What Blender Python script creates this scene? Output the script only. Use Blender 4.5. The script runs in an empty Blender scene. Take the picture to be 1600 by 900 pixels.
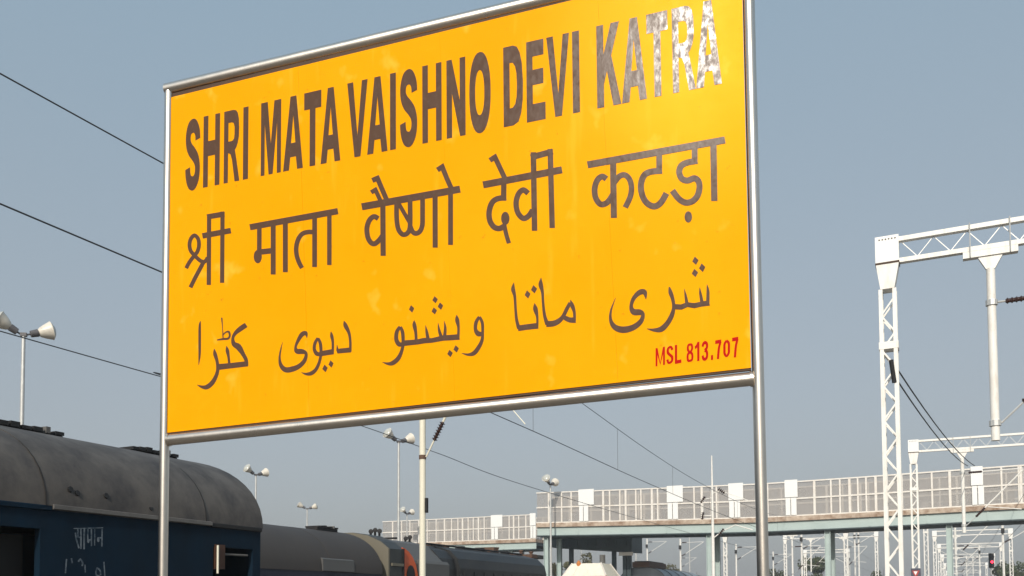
import bpy, math, random
from mathutils import Vector, Matrix
from mathutils.geometry import delaunay_2d_cdt
random.seed(7)
PI = math.pi
scene = bpy.context.scene
col = scene.collection

# ------------------------------------------------------------------ camera
F, PX, PY, HOR = 1488.0, 661.0, 868.0, 942.0       # focal length and principal point of the cropped photograph, in its pixels
PITCH = math.atan((HOR - PY) / F)
EYE = 1.6
cam = bpy.data.cameras.new("camera")
cam.sensor_width = 36.0
cam.lens = 36.0 * F / 1600.0
cam.shift_x = (800 - PX) / 1600.0
cam.shift_y = (PY - 450) / 1600.0
cam.clip_start = 0.05
cam.clip_end = 6000
camo = bpy.data.objects.new("camera", cam)
camo.location = (0, 0, EYE)
camo.rotation_euler = (PI / 2 + PITCH, 0, 0)
col.objects.link(camo)
scene.camera = camo

# ------------------------------------------------------------------ sky and sun
SUN = Vector((-0.262, -0.822, 0.505)).normalized()    # towards the sun: low, behind the camera and a little left
elev = math.asin(SUN.z)
azim = math.atan2(SUN.x, SUN.y)
w = bpy.data.worlds.new("World")
scene.world = w
w.use_nodes = True
nt = w.node_tree
bg = nt.nodes["Background"]
sky = nt.nodes.new("ShaderNodeTexSky")
sky.sky_type = 'NISHITA'
sky.sun_disc = False
sky.sun_elevation = elev
sky.sun_rotation = azim
sky.altitude = 0
sky.air_density = 1.0
sky.dust_density = 4.0
sky.ozone_density = 1.5
hsv = nt.nodes.new("ShaderNodeHueSaturation")
hsv.inputs["Saturation"].default_value = 0.62
hsv.inputs["Value"].default_value = 1.0
nt.links.new(sky.outputs[0], hsv.inputs["Color"])
# dusty winter haze evens the sky out: pale grey near the horizon, soft blue higher up, the same all round
tcw = nt.nodes.new("ShaderNodeTexCoord"); sxyz = nt.nodes.new("ShaderNodeSeparateXYZ"); rmp = nt.nodes.new("ShaderNodeMapRange")
rmp.inputs[1].default_value, rmp.inputs[2].default_value = 0.0, 0.6
hz = nt.nodes.new("ShaderNodeMix"); hz.data_type = 'RGBA'
hz.inputs[6].default_value = (4.05, 4.15, 4.15, 1); hz.inputs[7].default_value = (3.2, 4.65, 5.8, 1)
mxw = nt.nodes.new("ShaderNodeMix"); mxw.data_type = 'RGBA'; mxw.inputs[0].default_value = 0.62
nt.links.new(tcw.outputs["Generated"], sxyz.inputs[0]); nt.links.new(sxyz.outputs["Z"], rmp.inputs[0]); nt.links.new(rmp.outputs[0], hz.inputs[0])
nt.links.new(hsv.outputs[0], mxw.inputs[6]); nt.links.new(hz.outputs[2], mxw.inputs[7])
nt.links.new(mxw.outputs[2], bg.inputs["Color"])
bg.inputs["Strength"].default_value = 0.10
sl = bpy.data.lights.new("sun", 'SUN')
sl.energy = 2.9
sl.angle = math.radians(0.5)
sl.color = (1.0, 0.93, 0.82)
so = bpy.data.objects.new("sun", sl)
so.rotation_euler = SUN.to_track_quat('Z', 'Y').to_euler()
col.objects.link(so)
scene.view_settings.view_transform = 'Standard'
scene.view_settings.look = 'None'
scene.view_settings.exposure = 0.15
scene.view_settings.gamma = 1.0

# ------------------------------------------------------------------ survey helpers (turn measured bearings into places)
CP, SP = math.cos(PITCH), math.sin(PITCH)
def ray(px, py):
    a = (px - PX) / F
    b = (PY - py) / F
    return Vector((a, CP - b * SP, SP + b * CP))
def at_depth(px, py, Y):
    r = ray(px, py)
    return Vector((0, 0, EYE)) + r * (Y / r.y)
def at_height(px, py, h):
    r = ray(px, py)
    return Vector((0, 0, EYE)) + r * (h / r.z)
TA = math.atan(819 / (F / CP))                      # bearing of the railway tracks
TD = Vector((math.sin(TA), math.cos(TA), 0))        # along the tracks
TL = Vector((math.cos(TA), -math.sin(TA), 0))       # across the tracks, to the right
def at_lat(px, py, l):                              # point of the ray in the vertical plane at lateral offset l -> (s, z)
    r = ray(px, py)
    t = l / r.dot(TL)
    p = r * t
    return p.dot(TD), EYE + p.z
def at_s(px, py, s):                                # point of the ray in the vertical plane across the tracks -> (l, z)
    r = ray(px, py)
    t = s / r.dot(TD)
    p = r * t
    return p.dot(TL), EYE + p.z
def T(s, l, z=0.0):
    p = TD * s + TL * l
    return Vector((p.x, p.y, z))
ROTZ = -TA

# ------------------------------------------------------------------ materials
MATS = {}
def mat(name, color, rough=0.6, metal=0.0, noise=0.0, nscale=3.0, bump=0.0, bscale=40.0, color2=None, stretch=(1, 1, 1),
        rnoise=0.0, emit=None, alpha=None, coat=0.0, spec=None, thr=(0.35, 0.7)):
    m = bpy.data.materials.new(name)
    m.use_nodes = True
    n, l = m.node_tree.nodes, m.node_tree.links
    p = n["Principled BSDF"]
    p.inputs["Base Color"].default_value = (*color, 1)
    p.inputs["Roughness"].default_value = rough
    p.inputs["Metallic"].default_value = metal
    if spec is not None:
        p.inputs["Specular IOR Level"].default_value = spec
    if coat:
        p.inputs["Coat Weight"].default_value = coat
        p.inputs["Coat Roughness"].default_value = 0.25
    if emit:
        p.inputs["Emission Color"].default_value = (*emit[:3], 1)
        p.inputs["Emission Strength"].default_value = emit[3]
    if noise or bump or rnoise:
        tc = n.new("ShaderNodeTexCoord")
        mp = n.new("ShaderNodeMapping")
        mp.inputs["Scale"].default_value = stretch
        l.new(tc.outputs["Object"], mp.inputs["Vector"])
    if noise:
        t = n.new("ShaderNodeTexNoise")
        t.inputs["Scale"].default_value = nscale
        t.inputs["Detail"].default_value = 6
        t.inputs["Roughness"].default_value = 0.65
        l.new(mp.outputs[0], t.inputs["Vector"])
        rp = n.new("ShaderNodeMapRange")
        rp.inputs[1].default_value, rp.inputs[2].default_value = thr
        l.new(t.outputs["Fac"], rp.inputs[0])
        mx = n.new("ShaderNodeMix")
        mx.data_type = 'RGBA'
        c2 = color2 or tuple(c * 0.5 for c in color)
        mx.inputs[6].default_value = (*color, 1)
        mx.inputs[7].default_value = tuple(a + (b - a) * noise for a, b in zip(color, c2)) + (1,)
        l.new(rp.outputs[0], mx.inputs[0])
        l.new(mx.outputs[2], p.inputs["Base Color"])
        if rnoise:
            rr = n.new("ShaderNodeMapRange")
            rr.inputs[3].default_value = max(0.02, rough - rnoise)
            rr.inputs[4].default_value = min(1, rough + rnoise)
            l.new(rp.outputs[0], rr.inputs[0])
            l.new(rr.outputs[0], p.inputs["Roughness"])
    if bump:
        t2 = n.new("ShaderNodeTexNoise")
        t2.inputs["Scale"].default_value = bscale
        t2.inputs["Detail"].default_value = 4
        l.new(mp.outputs[0], t2.inputs["Vector"])
        b = n.new("ShaderNodeBump")
        b.inputs["Strength"].default_value = bump
        b.inputs["Distance"].default_value = 0.02
        l.new(t2.outputs["Fac"], b.inputs["Height"])
        l.new(b.outputs[0], p.inputs["Normal"])
    if alpha is not None:
        p.inputs["Alpha"].default_value = alpha
    MATS[name] = m
    return m

ym = mat('yellow_sheet', (0.93, 0.355, 0.002), 0.27, noise=0.5, nscale=1.3, color2=(0.96, 0.415, 0.006), bump=0.03, bscale=1.6, rnoise=0.05, spec=0.10)
def sheet_wear(m):                                  # pale worn spots and faint vertical rain runs
    n, l = m.node_tree.nodes, m.node_tree.links
    p = n["Principled BSDF"]; src = p.inputs["Base Color"].links[0].from_socket
    tc = n.new("ShaderNodeTexCoord")
    def layer(src, scale, stretch, lo, hi, colr, fac, off=0.0):
        mp = n.new("ShaderNodeMapping"); mp.inputs["Scale"].default_value = stretch; mp.inputs["Location"].default_value = (off, off, off)
        t = n.new("ShaderNodeTexNoise"); t.inputs["Scale"].default_value = scale; t.inputs["Detail"].default_value = 3
        r = n.new("ShaderNodeMapRange"); r.inputs[1].default_value, r.inputs[2].default_value, r.inputs[4].default_value = lo, hi, fac
        x = n.new("ShaderNodeMix"); x.data_type = 'RGBA'; x.inputs[7].default_value = (*colr, 1)
        l.new(tc.outputs["Object"], mp.inputs[0]); l.new(mp.outputs[0], t.inputs[0]); l.new(t.outputs["Fac"], r.inputs[0])
        l.new(r.outputs[0], x.inputs[0]); l.new(src, x.inputs[6]); return x.outputs[2]
    src = layer(src, 7.0, (1, 1, .8), .64, .74, (1.0, .56, .07), .5)
    src = layer(src, 16.0, (1, 1, .10), .62, .76, (1.0, .47, .03), .55, 3.0)
    src = layer(src, 30.0, (1, 1, 1), .70, .78, (.45, .17, .01), .5, 7.0)
    l.new(src, p.inputs["Base Color"])
sheet_wear(ym)
ym.node_tree.nodes['Principled BSDF'].inputs['Specular Tint'].default_value = (1.0, 0.62, 0.06, 1)   # the sheen of the dyed reflective film
mat('letter_vinyl', (0.100, 0.057, 0.038), 0.225, noise=0.4, nscale=46, color2=(0.115, 0.066, 0.044), stretch=(1, 1, .55), bump=0.02, bscale=30, rnoise=0.07, spec=0.08, thr=(.38, .62))
mat('red_vinyl', (0.50, 0.006, 0.004), 0.3, spec=0.03, noise=0.4, nscale=30, color2=(0.45, 0.01, 0.01))
mat('steel_tube', (0.74, 0.69, 0.62), 0.33, 1.0, noise=0.5, nscale=5, color2=(0.50, 0.44, 0.38), rnoise=0.07, bump=0.05, bscale=14, stretch=(1, 1, 0.5))
mat('rust_shade_brown', (0.075, 0.035, 0.012), 0.7, noise=0.6, nscale=14)  # rust on gantry bolts and joints, painted shade behind the name board
mat('white_paint', (0.84, 0.82, 0.77), 0.45, noise=0.5, nscale=5, color2=(0.52, 0.42, 0.31), stretch=(2, 2, .5), thr=(.5, .8))
mat('cream_paint', (0.80, 0.76, 0.62), 0.42, noise=0.35, nscale=2.5, color2=(0.62, 0.57, 0.45), stretch=(4, 4, .4))
mat('galvanised', (0.62, 0.62, 0.60), 0.42, 0.35, noise=0.4, nscale=6)
mat('lamp_shell', (0.74, 0.69, 0.60), 0.38, noise=0.5, nscale=7, color2=(0.5, 0.45, 0.37))
mat('lamp_glass', (0.55, 0.55, 0.50), 0.12, noise=0.5, nscale=5, coat=0.5)
mat('lamp_gear', (0.10, 0.095, 0.10), 0.5)
mat('coach_roof', (0.096, 0.082, 0.069), 0.62, noise=1.0, nscale=2.2, color2=(0.036, 0.033, 0.034), bump=0.12, bscale=4, stretch=(1.0, 1.3, 1.0), rnoise=0.1, thr=(.38, .72))
mat('coach_roof_brown', (0.046, 0.038, 0.033), 0.66, noise=0.8, nscale=0.9, color2=(0.034, 0.029, 0.028), bump=0.2, bscale=3, stretch=(.8, 1.5, .8))
mat('coach_blue', (0.0025, 0.017, 0.036), 0.75, spec=0.15, noise=0.7, nscale=2.2, color2=(0.003, 0.009, 0.016), bump=0.12, bscale=2.5, stretch=(1, 1, .35))
mat('coach_navy', (0.010, 0.012, 0.030), 0.6)
mat('coach_inside', (0.004, 0.0035, 0.0035), 0.8)  # near-black puts the doorway's shade into the colour, as sun reaches the partition
mat('white_marks', (0.16, 0.19, 0.22), 0.6, noise=1.0, nscale=22, color2=(0.02, 0.045, 0.07), thr=(.42, .62))
mat('brown_leaf', (0.075, 0.028, 0.012), 0.6, noise=0.5, nscale=8)
mat('gutter_grey', (0.16, 0.15, 0.14), 0.6, noise=0.8, nscale=3)
mat('black_metal', (0.007, 0.007, 0.008), 0.7, noise=0.5, nscale=6, color2=(0.022, 0.018, 0.016))
mat('loco_black', (0.008, 0.009, 0.010), 0.5, noise=0.7, nscale=2.0, color2=(0.024, 0.021, 0.018), bump=0.1, bscale=4, thr=(.5, .75))
mat('loco_grey', (0.088, 0.088, 0.087), 0.55, noise=0.6, nscale=1.6, color2=(0.09, 0.085, 0.08), bump=0.1, bscale=3)
mat('loco_side', (0.030, 0.034, 0.034), 0.5, noise=0.6, nscale=2)
mat('loco_cream', (0.15, 0.135, 0.10), 0.6, noise=0.7, nscale=3, color2=(0.17, 0.15, 0.11))
mat('loco_orange', (0.72, 0.115, 0.022), 0.45, noise=0.5, nscale=3, color2=(0.50, 0.07, 0.015))
mat('rusty_brown', (0.13, 0.075, 0.045), 0.8, noise=0.8, nscale=4, color2=(0.06, 0.02, 0.012))
mat('red_paint', (0.45, 0.03, 0.02), 0.5)
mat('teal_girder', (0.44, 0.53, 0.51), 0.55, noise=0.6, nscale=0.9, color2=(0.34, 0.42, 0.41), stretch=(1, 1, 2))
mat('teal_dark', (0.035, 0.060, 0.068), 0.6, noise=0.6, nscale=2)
mat('ledge_concrete', (0.26, 0.165, 0.11), 0.85, noise=1.0, nscale=2.6, color2=(0.60, 0.50, 0.40), bump=0.3, bscale=6)
mat('frame_white', (0.80, 0.77, 0.72), 0.5, noise=0.5, nscale=4, color2=(0.6, 0.5, 0.4))
mat('board_white', (0.84, 0.84, 0.82), 0.5)
mat('mesh_infill', (0.40, 0.375, 0.355), 0.8, noise=0.6, nscale=0.5, color2=(0.34, 0.33, 0.32), alpha=0.47)
mat('wire_dark', (0.085, 0.09, 0.095), 0.6, metal=0.3)
mat('insulator', (0.045, 0.018, 0.013), 0.3)
mat('roof_blue', (0.24, 0.28, 0.31), 0.45, noise=0.6, nscale=1.0, color2=(0.12, 0.14, 0.16))
mat('dome_cream', (0.82, 0.78, 0.66), 0.6, noise=0.3, nscale=4)
mat('orange_paint', (0.55, 0.19, 0.04), 0.6)
mat('concrete', (0.30, 0.275, 0.245), 0.9, noise=0.7, nscale=1.2, bump=0.2, bscale=12)
mat('platform_tile', (0.17, 0.145, 0.12), 0.8, noise=0.6, nscale=2)
mat('ballast_grey', (0.17, 0.15, 0.13), 0.95, noise=0.9, nscale=9, bump=1.0, bscale=24)
mat('earth', (0.13, 0.10, 0.07), 0.95, noise=0.8, nscale=0.4, color2=(0.10, 0.105, 0.05), bump=0.5, bscale=3)
mat('rail_steel', (0.30, 0.24, 0.2), 0.4, 0.8)
mat('bark', (0.09, 0.06, 0.04), 0.9, noise=0.6, nscale=9)
mat('leaf_dark', (0.042, 0.060, 0.026), 0.7, noise=0.8, nscale=1.4, color2=(0.085, 0.090, 0.035))
mat('leaf_dry', (0.13, 0.125, 0.060), 0.75, noise=0.8, nscale=1.4, color2=(0.075, 0.070, 0.035))
mat('signal_red', (0.6, 0.01, 0.02), 0.3, emit=(1.0, 0.02, 0.05, 6.0))
mat('sign_blue', (0.06, 0.06, 0.09), 0.5)

# ------------------------------------------------------------------ mesh helpers
class MB:
    def __init__(self):
        self.v, self.f = [], []
    def add(self, verts, faces):
        o = len(self.v)
        self.v += [tuple(a) for a in verts]
        self.f += [tuple(i + o for i in f) for f in faces]
        return self
    def box(self, x0, x1, y0, y1, z0, z1):
        return self.add([(x0, y0, z0), (x1, y0, z0), (x1, y1, z0), (x0, y1, z0), (x0, y0, z1), (x1, y0, z1), (x1, y1, z1), (x0, y1, z1)],
                        [(0, 3, 2, 1), (4, 5, 6, 7), (0, 1, 5, 4), (1, 2, 6, 5), (2, 3, 7, 6), (3, 0, 4, 7)])
    def tube(self, pts, r, n=8, cap=True):
        pts = [Vector(p) for p in pts]
        rs = r if isinstance(r, (list, tuple)) else [r] * len(pts)
        rings = []
        up = None
        for i, p in enumerate(pts):
            d = (pts[min(i + 1, len(pts) - 1)] - pts[max(i - 1, 0)]).normalized()
            if up is None:
                up = Vector((0, 0, 1)) if abs(d.z) < 0.9 else Vector((1, 0, 0))
            a = d.cross(up).normalized()
            b = a.cross(d).normalized()
            up = b
            rings.append([p + (a * math.cos(2 * PI * k / n) + b * math.sin(2 * PI * k / n)) * rs[i] for k in range(n)])
        vs = [q for R in rings for q in R]
        fs = []
        for i in range(len(pts) - 1):
            for k in range(n):
                a, b = i * n + k, i * n + (k + 1) % n
                fs.append((a, b, b + n, a + n))
        if cap:
            fs.append(tuple(range(n - 1, -1, -1)))
            fs.append(tuple(range((len(pts) - 1) * n, len(pts) * n)))
        return self.add(vs, fs)
    def bar(self, p, q, w, h=None):                 # square bar
        h = h or w
        p, q = Vector(p), Vector(q)
        d = (q - p).normalized()
        up = Vector((0, 0, 1)) if abs(d.z) < 0.95 else Vector((0, 1, 0))
        a = d.cross(up).normalized() * w / 2
        b = a.cross(d).normalized() * h / 2
        vs = [p - a - b, p + a - b, p + a + b, p - a + b, q - a - b, q + a - b, q + a + b, q - a + b]
        return self.add(vs, [(0, 1, 2, 3), (7, 6, 5, 4), (0, 4, 5, 1), (1, 5, 6, 2), (2, 6, 7, 3), (3, 7, 4, 0)])
    def prism(self, prof, y0, y1, cap=True):        # profile in (x,z), swept along y
        n = len(prof)
        vs = [(x, y0, z) for x, z in prof] + [(x, y1, z) for x, z in prof]
        fs = [(i, (i + 1) % n, (i + 1) % n + n, i + n) for i in range(n)]
        if cap:
            fs += [tuple(range(n - 1, -1, -1)), tuple(range(n, 2 * n))]
        return self.add(vs, fs)
    def lathe(self, prof, origin, axis, n=14):      # prof: (t along axis, radius)
        o = Vector(origin)
        d = Vector(axis).normalized()
        a = d.orthogonal().normalized()
        b = d.cross(a)
        vs, fs = [], []
        for t, r in prof:
            for k in range(n):
                vs.append(o + d * t + (a * math.cos(2 * PI * k / n) + b * math.sin(2 * PI * k / n)) * r)
        for i in range(len(prof) - 1):
            for k in range(n):
                p, q = i * n + k, i * n + (k + 1) % n
                fs.append((p, q, q + n, p + n))
        fs.append(tuple(range(n - 1, -1, -1)))
        fs.append(tuple(range((len(prof) - 1) * n, len(prof) * n)))
        return self.add(vs, fs)
    def mesh(self, name, m, smooth=False, fixn=True):
        me = bpy.data.meshes.new(name)
        me.from_pydata(self.v, [], self.f)
        me.materials.append(MATS[m])
        if fixn:
            import bmesh
            bm = bmesh.new()
            bm.from_mesh(me)
            bmesh.ops.recalc_face_normals(bm, faces=bm.faces)
            bm.to_mesh(me)
            bm.free()
        if smooth:
            for p in me.polygons:
                p.use_smooth = True
            me.set_sharp_from_angle(angle=math.radians(40))
        return me
    def obj(self, name, m, parent=None, smooth=False, fixn=True):
        o = bpy.data.objects.new(name, self.mesh(name, m, smooth, fixn))
        col.objects.link(o)
        if parent is not None:
            o.parent = parent
        return o
def tag(o, label=None, cat=None, group=None, kind=None):
    if label: o['label'] = label
    if cat: o['category'] = cat
    if group: o['group'] = group
    if kind: o['kind'] = kind
    return o
def thing(name, label, cat, loc=(0, 0, 0), rz=0.0, group=None):
    o = bpy.data.objects.new(name, None)
    o.empty_display_size = 0.2
    o.location = loc
    o.rotation_euler = (0, 0, rz)
    col.objects.link(o)
    return tag(o, label, cat, group)
KIDS = {}
def copy_tree(o, parent=None):
    c = o.copy()
    col.objects.link(c)
    if parent is not None:
        c.parent = parent
    for ch in [x for x in bpy.data.objects if x.parent == o]:
        copy_tree(ch, c)
    return c

# ------------------------------------------------------------------ ground, tracks, platforms
RAILZ = -0.84
GZ = -1.15
tag(MB().add([(-3000, -3000, GZ - .02), (3000, -3000, GZ - .02), (3000, 3000, GZ - .02), (-3000, 3000, GZ - .02)], [(0, 1, 2, 3)]).obj('ground', 'earth'), kind='structure')
def trackframe(name, kind='structure'):
    o = bpy.data.objects.new(name, None); col.objects.link(o); o.rotation_euler = (0, 0, ROTZ); return tag(o, kind=kind)
TRACKS = [-8.5, -13.8, -18.7, -28.4, -33.6, 2.9, 8.2, 13.4]
rail_mesh = MB().prism([(-.07, 0), (.07, 0), (.015, .03), (.015, .11), (.035, .12), (.035, .155), (-.035, .155), (-.035, .12), (-.015, .11), (-.015, .03)], -60, 420).mesh('rail', 'rail_steel')
sl_mesh = MB().box(-1.35, 1.35, -.12, .12, -.16, 0).mesh('sleeper', 'concrete')
for l in TRACKS:
    t = trackframe('track')
    t.location = T(0, l)
    b = MB().prism([(-2.2, GZ - .015), (2.2, GZ - .015), (1.6, RAILZ - .17), (-1.6, RAILZ - .17)], -60, 420).obj('ballast', 'ballast_grey', t)
    for x in (-.87, .87):
        r = bpy.data.objects.new('rail', rail_mesh); r.parent = t; r.location = (x, 0, RAILZ - .155); col.objects.link(r)
    if l in (-8.5, -13.8, 2.9):
        for k in range(60):
            s_ = bpy.data.objects.new('sleeper', sl_mesh); s_.parent = t; s_.location = (0, -10 + k * .65, RAILZ - .157); col.objects.link(s_)
def platform(l0, l1, s0, s1):
    o = trackframe('platform')
    MB().box(l0, l1, s0, s1, GZ, -.06).obj('platform_wall', 'concrete', o)
    MB().box(l0 - .06, l1 + .06, s0, s1, -.058, 0).obj('paving', 'platform_tile', o)
    for x in (l0 - .04, l1 - .52):
        MB().box(x, x + .5, s0, s1, .003, .012).obj('edge_coping', 'concrete', o)
platform(-6.6, 1.1, -40, 140)
platform(-26.2, -20.6, -30, 180)
platform(-43.5, -37.5, -30, 200)

# ------------------------------------------------------------------ station name board
DL, DR = 4.89, 4.03
pTL, pBL = at_depth(264.6, 139, DL), at_depth(257.2, 688, DL)
pTR, pBR = at_depth(1168, -75, DR), at_depth(1184.5, 591, DR)
U = (pBR - pBL).normalized()
NRM = U.cross(pTL - pBL).normalized()
if NRM.y > 0: NRM = -NRM
V = NRM.cross(U)
if V.z < 0: V = -V
sign = thing('station_name_board', 'large yellow station name board with brown lettering, framed by steel tubes', 'sign',
             (at_depth(254, 942, DL).x, DL, 0), 0)
sb = sign.location.copy()
def loc(p): return Vector(p) - sb
PT, RT = .0245, .031
footL, footR = at_depth(253.3, 948, DL), at_depth(1193.5, 942, DR)
def down(top, foot):                                # carry the post's line on to the paving
    d = (foot - top); k = (0 - top.z) / d.z
    return top + d * k
pTR.y = DR; pBR.y = DR
MB().tube([loc(down(pTL, pBL)), loc(pTL + Vector((0, 0, .004)))], PT, 20).obj('post', 'steel_tube', sign, True)
MB().tube([loc(down(pTR, footR)), loc(pTR + (pTR - footR).normalized() * .035)], PT, 20).obj('post', 'steel_tube', sign, True)
ux = (pBR - pBL).normalized()
MB().tube([loc(pBL + ux * (PT - .004)), loc(pBR - ux * (PT - .006))], RT - .001, 20).obj('bottom_rail', 'steel_tube', sign, True)
ut = (pTR - pTL).normalized()
MB().tube([loc(pTL - ut * (PT - .004)), loc(pTR - ut * (PT - .006))], RT - .001, 20).obj('top_rail', 'steel_tube', sign, True)
for a, b_, e in ((pBL, ux, PT + .002), (pBR, -ux, PT + .002), (pTR, -ut, PT + .002)):   # weld beads
    MB().tube([loc(a + b_ * (e - .004)), loc(a + b_ * (e + .006))], RT + .003, 18).obj('weld', 'steel_tube', sign, True)
for p in (down(pTL, pBL), down(pTR, footR)):
    q = loc(p); MB().box(q.x - .1, q.x + .1, q.y - .1, q.y + .1, .002, .012).obj('base_plate', 'galvanised', sign)
FRONT = 0.016                                       # the sheet's face stands this far ahead of the tube centres
P0 = pBL + NRM * FRONT
def onboard(px, py, eps=0.0):                       # (u, v) on the board's face
    r = ray(px, py); o = Vector((0, 0, EYE))
    t = (P0 - o).dot(NRM) / r.dot(NRM)
    p = o + r * t - P0
    return Vector((p.dot(U), p.dot(V)))
def bp(uv, eps): return loc(P0 + U * uv[0] + V * uv[1] + NRM * eps)
cTL, cTR, cBR, cBL = onboard(267.5, 152), onboard(1158.5, -64), onboard(1173.5, 574.5), onboard(261.5, 676)
def plate(mb, quad, e0, e1):
    a = [bp(q, e0) for q in quad]; b = [bp(q, e1) for q in quad]
    return mb.add(a + b, [(0, 1, 2, 3), (7, 6, 5, 4), (0, 4, 5, 1), (1, 5, 6, 2), (2, 6, 7, 3), (3, 7, 4, 0)])
d1 = .010
plate(MB(), [cBL + Vector((.004, -d1)), cBR + Vector((.0, -d1)), cTR + Vector((-.0, .022)), cTL + Vector((.004, .022))], -.020, -.004).obj('shade_backing', 'rust_shade_brown', sign)  # dark brown edge paints in the tube's shadow and reflection around the sheets
seams = [0, (475 - 264) / 905, (697 - 264) / 905, (950 - 264) / 905, 1]
def lerp(a, b, t): return a + (b - a) * t
seamx = [None, 472, 697, 950, None]
bots, tops = [cBL], [cTL]
for x in seamx[1:4]:
    u = onboard(x, 300)[0]
    tb = (u - cBL[0]) / (cBR[0] - cBL[0]); tt = (u - cTL[0]) / (cTR[0] - cTL[0])
    bots.append(lerp(cBL, cBR, tb)); tops.append(lerp(cTL, cTR, tt))
bots.append(cBR); tops.append(cTR)
g = Vector((.00015, 0))
for k in range(4):
    a = g if k > 0 else g * 0
    b_ = g if k < 3 else g * 0
    e = -.0004 * (k % 2)
    plate(MB(), [bots[k] + a, bots[k + 1] - b_, tops[k + 1] - b_, tops[k] + a], -.0035, e).obj('face_sheet', 'yellow_sheet', sign)

# lettering: ribbons and outlines united into clean flat shapes
def catmull(pts, sub=5):
    if len(pts) < 3: return pts
    out = []
    P = [pts[0]] + list(pts) + [pts[-1]]
    for i in range(1, len(P) - 2):
        for k in range(sub):
            t = k / sub
            out.append(tuple(0.5 * ((2 * P[i][j]) + (-P[i - 1][j] + P[i + 1][j]) * t + (2 * P[i - 1][j] - 5 * P[i][j] + 4 * P[i + 1][j] - P[i + 2][j]) * t * t +
                             (-P[i - 1][j] + 3 * P[i][j] - 3 * P[i + 1][j] + P[i + 2][j]) * t ** 3) for j in range(len(pts[0]))))
    out.append(tuple(pts[-1]))
    return out
def ribbon(pts):                                    # pts (x, y, w) -> quads
    n = len(pts); L, R = [], []
    for i in range(n):
        if i == 0: d = Vector(pts[1][:2]) - Vector(pts[0][:2])
        elif i == n - 1: d = Vector(pts[-1][:2]) - Vector(pts[-2][:2])
        else:
            d1_ = (Vector(pts[i][:2]) - Vector(pts[i - 1][:2])).normalized(); d2_ = (Vector(pts[i + 1][:2]) - Vector(pts[i][:2])).normalized()
            d = d1_ + d2_
        d = d.normalized() if d.length > 1e-9 else Vector((1, 0))
        nn = Vector((-d.y, d.x))
        k = 1.0
        if 0 < i < n - 1:
            k = 1.0 / max(0.6, nn.dot(Vector((-d1_.y, d1_.x))))
        c = Vector(pts[i][:2])
        L.append(c + nn * pts[i][2] / 2 * k); R.append(c - nn * pts[i][2] / 2 * k)
    return [[L[i], L[i + 1], R[i + 1], R[i]] for i in range(n - 1)]
def S(w, *p): return ribbon([(x, y, w) for x, y in p])
def C(w, *p): return ribbon(catmull([(x, y, w) for x, y in p]))
def VC(*p): return ribbon(catmull(list(p)))
def VS(*p): return ribbon(list(p))
def ell(cx, cy, rx, ry, n=18): return [[Vector((cx + rx * math.cos(2 * PI * k / n), cy + ry * math.sin(2 * PI * k / n))) for k in range(n)]]
def dia(cx, cy, rx, ry): return [[Vector((cx - rx, cy + ry * .15)), Vector((cx - rx * .2, cy - ry)), Vector((cx + rx, cy - ry * .15)), Vector((cx + rx * .2, cy + ry))]]
def vec(l): return [Vector(p) for p in l]
def area(p): return sum(p[i].x * p[(i + 1) % len(p)].y - p[(i + 1) % len(p)].x * p[i].y for i in range(len(p))) / 2
def flat(polys, holes=()):
    pool, faces = [], []
    def tris(ps):
        out = []
        for p in ps:
            out += [[p[0], p[1], p[2]], [p[0], p[2], p[3]]] if len(p) == 4 else [p]
        return [p for p in out if abs(area(p)) > 1e-9]
    polys, holes = tris(polys), tris(holes)
    for p in list(polys) + list(holes):
        p = p if area(p) > 0 else p[::-1]
        faces.append(list(range(len(pool), len(pool) + len(p)))); pool += p
    nh = len(faces) - len(holes)
    v, e, f, ov, oe, of = delaunay_2d_cdt(pool, [], faces, 0, 1e-6)
    keep = [t for t, o in zip(f, of) if o and not any(i >= nh for i in o)]
    return v, keep
def add_print(name, polys, m, to3d, parent, holes=()):
    v, f = flat(polys, holes)
    return MB().add([to3d(p) for p in v], f).obj(name, m, parent, fixn=False)

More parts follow.
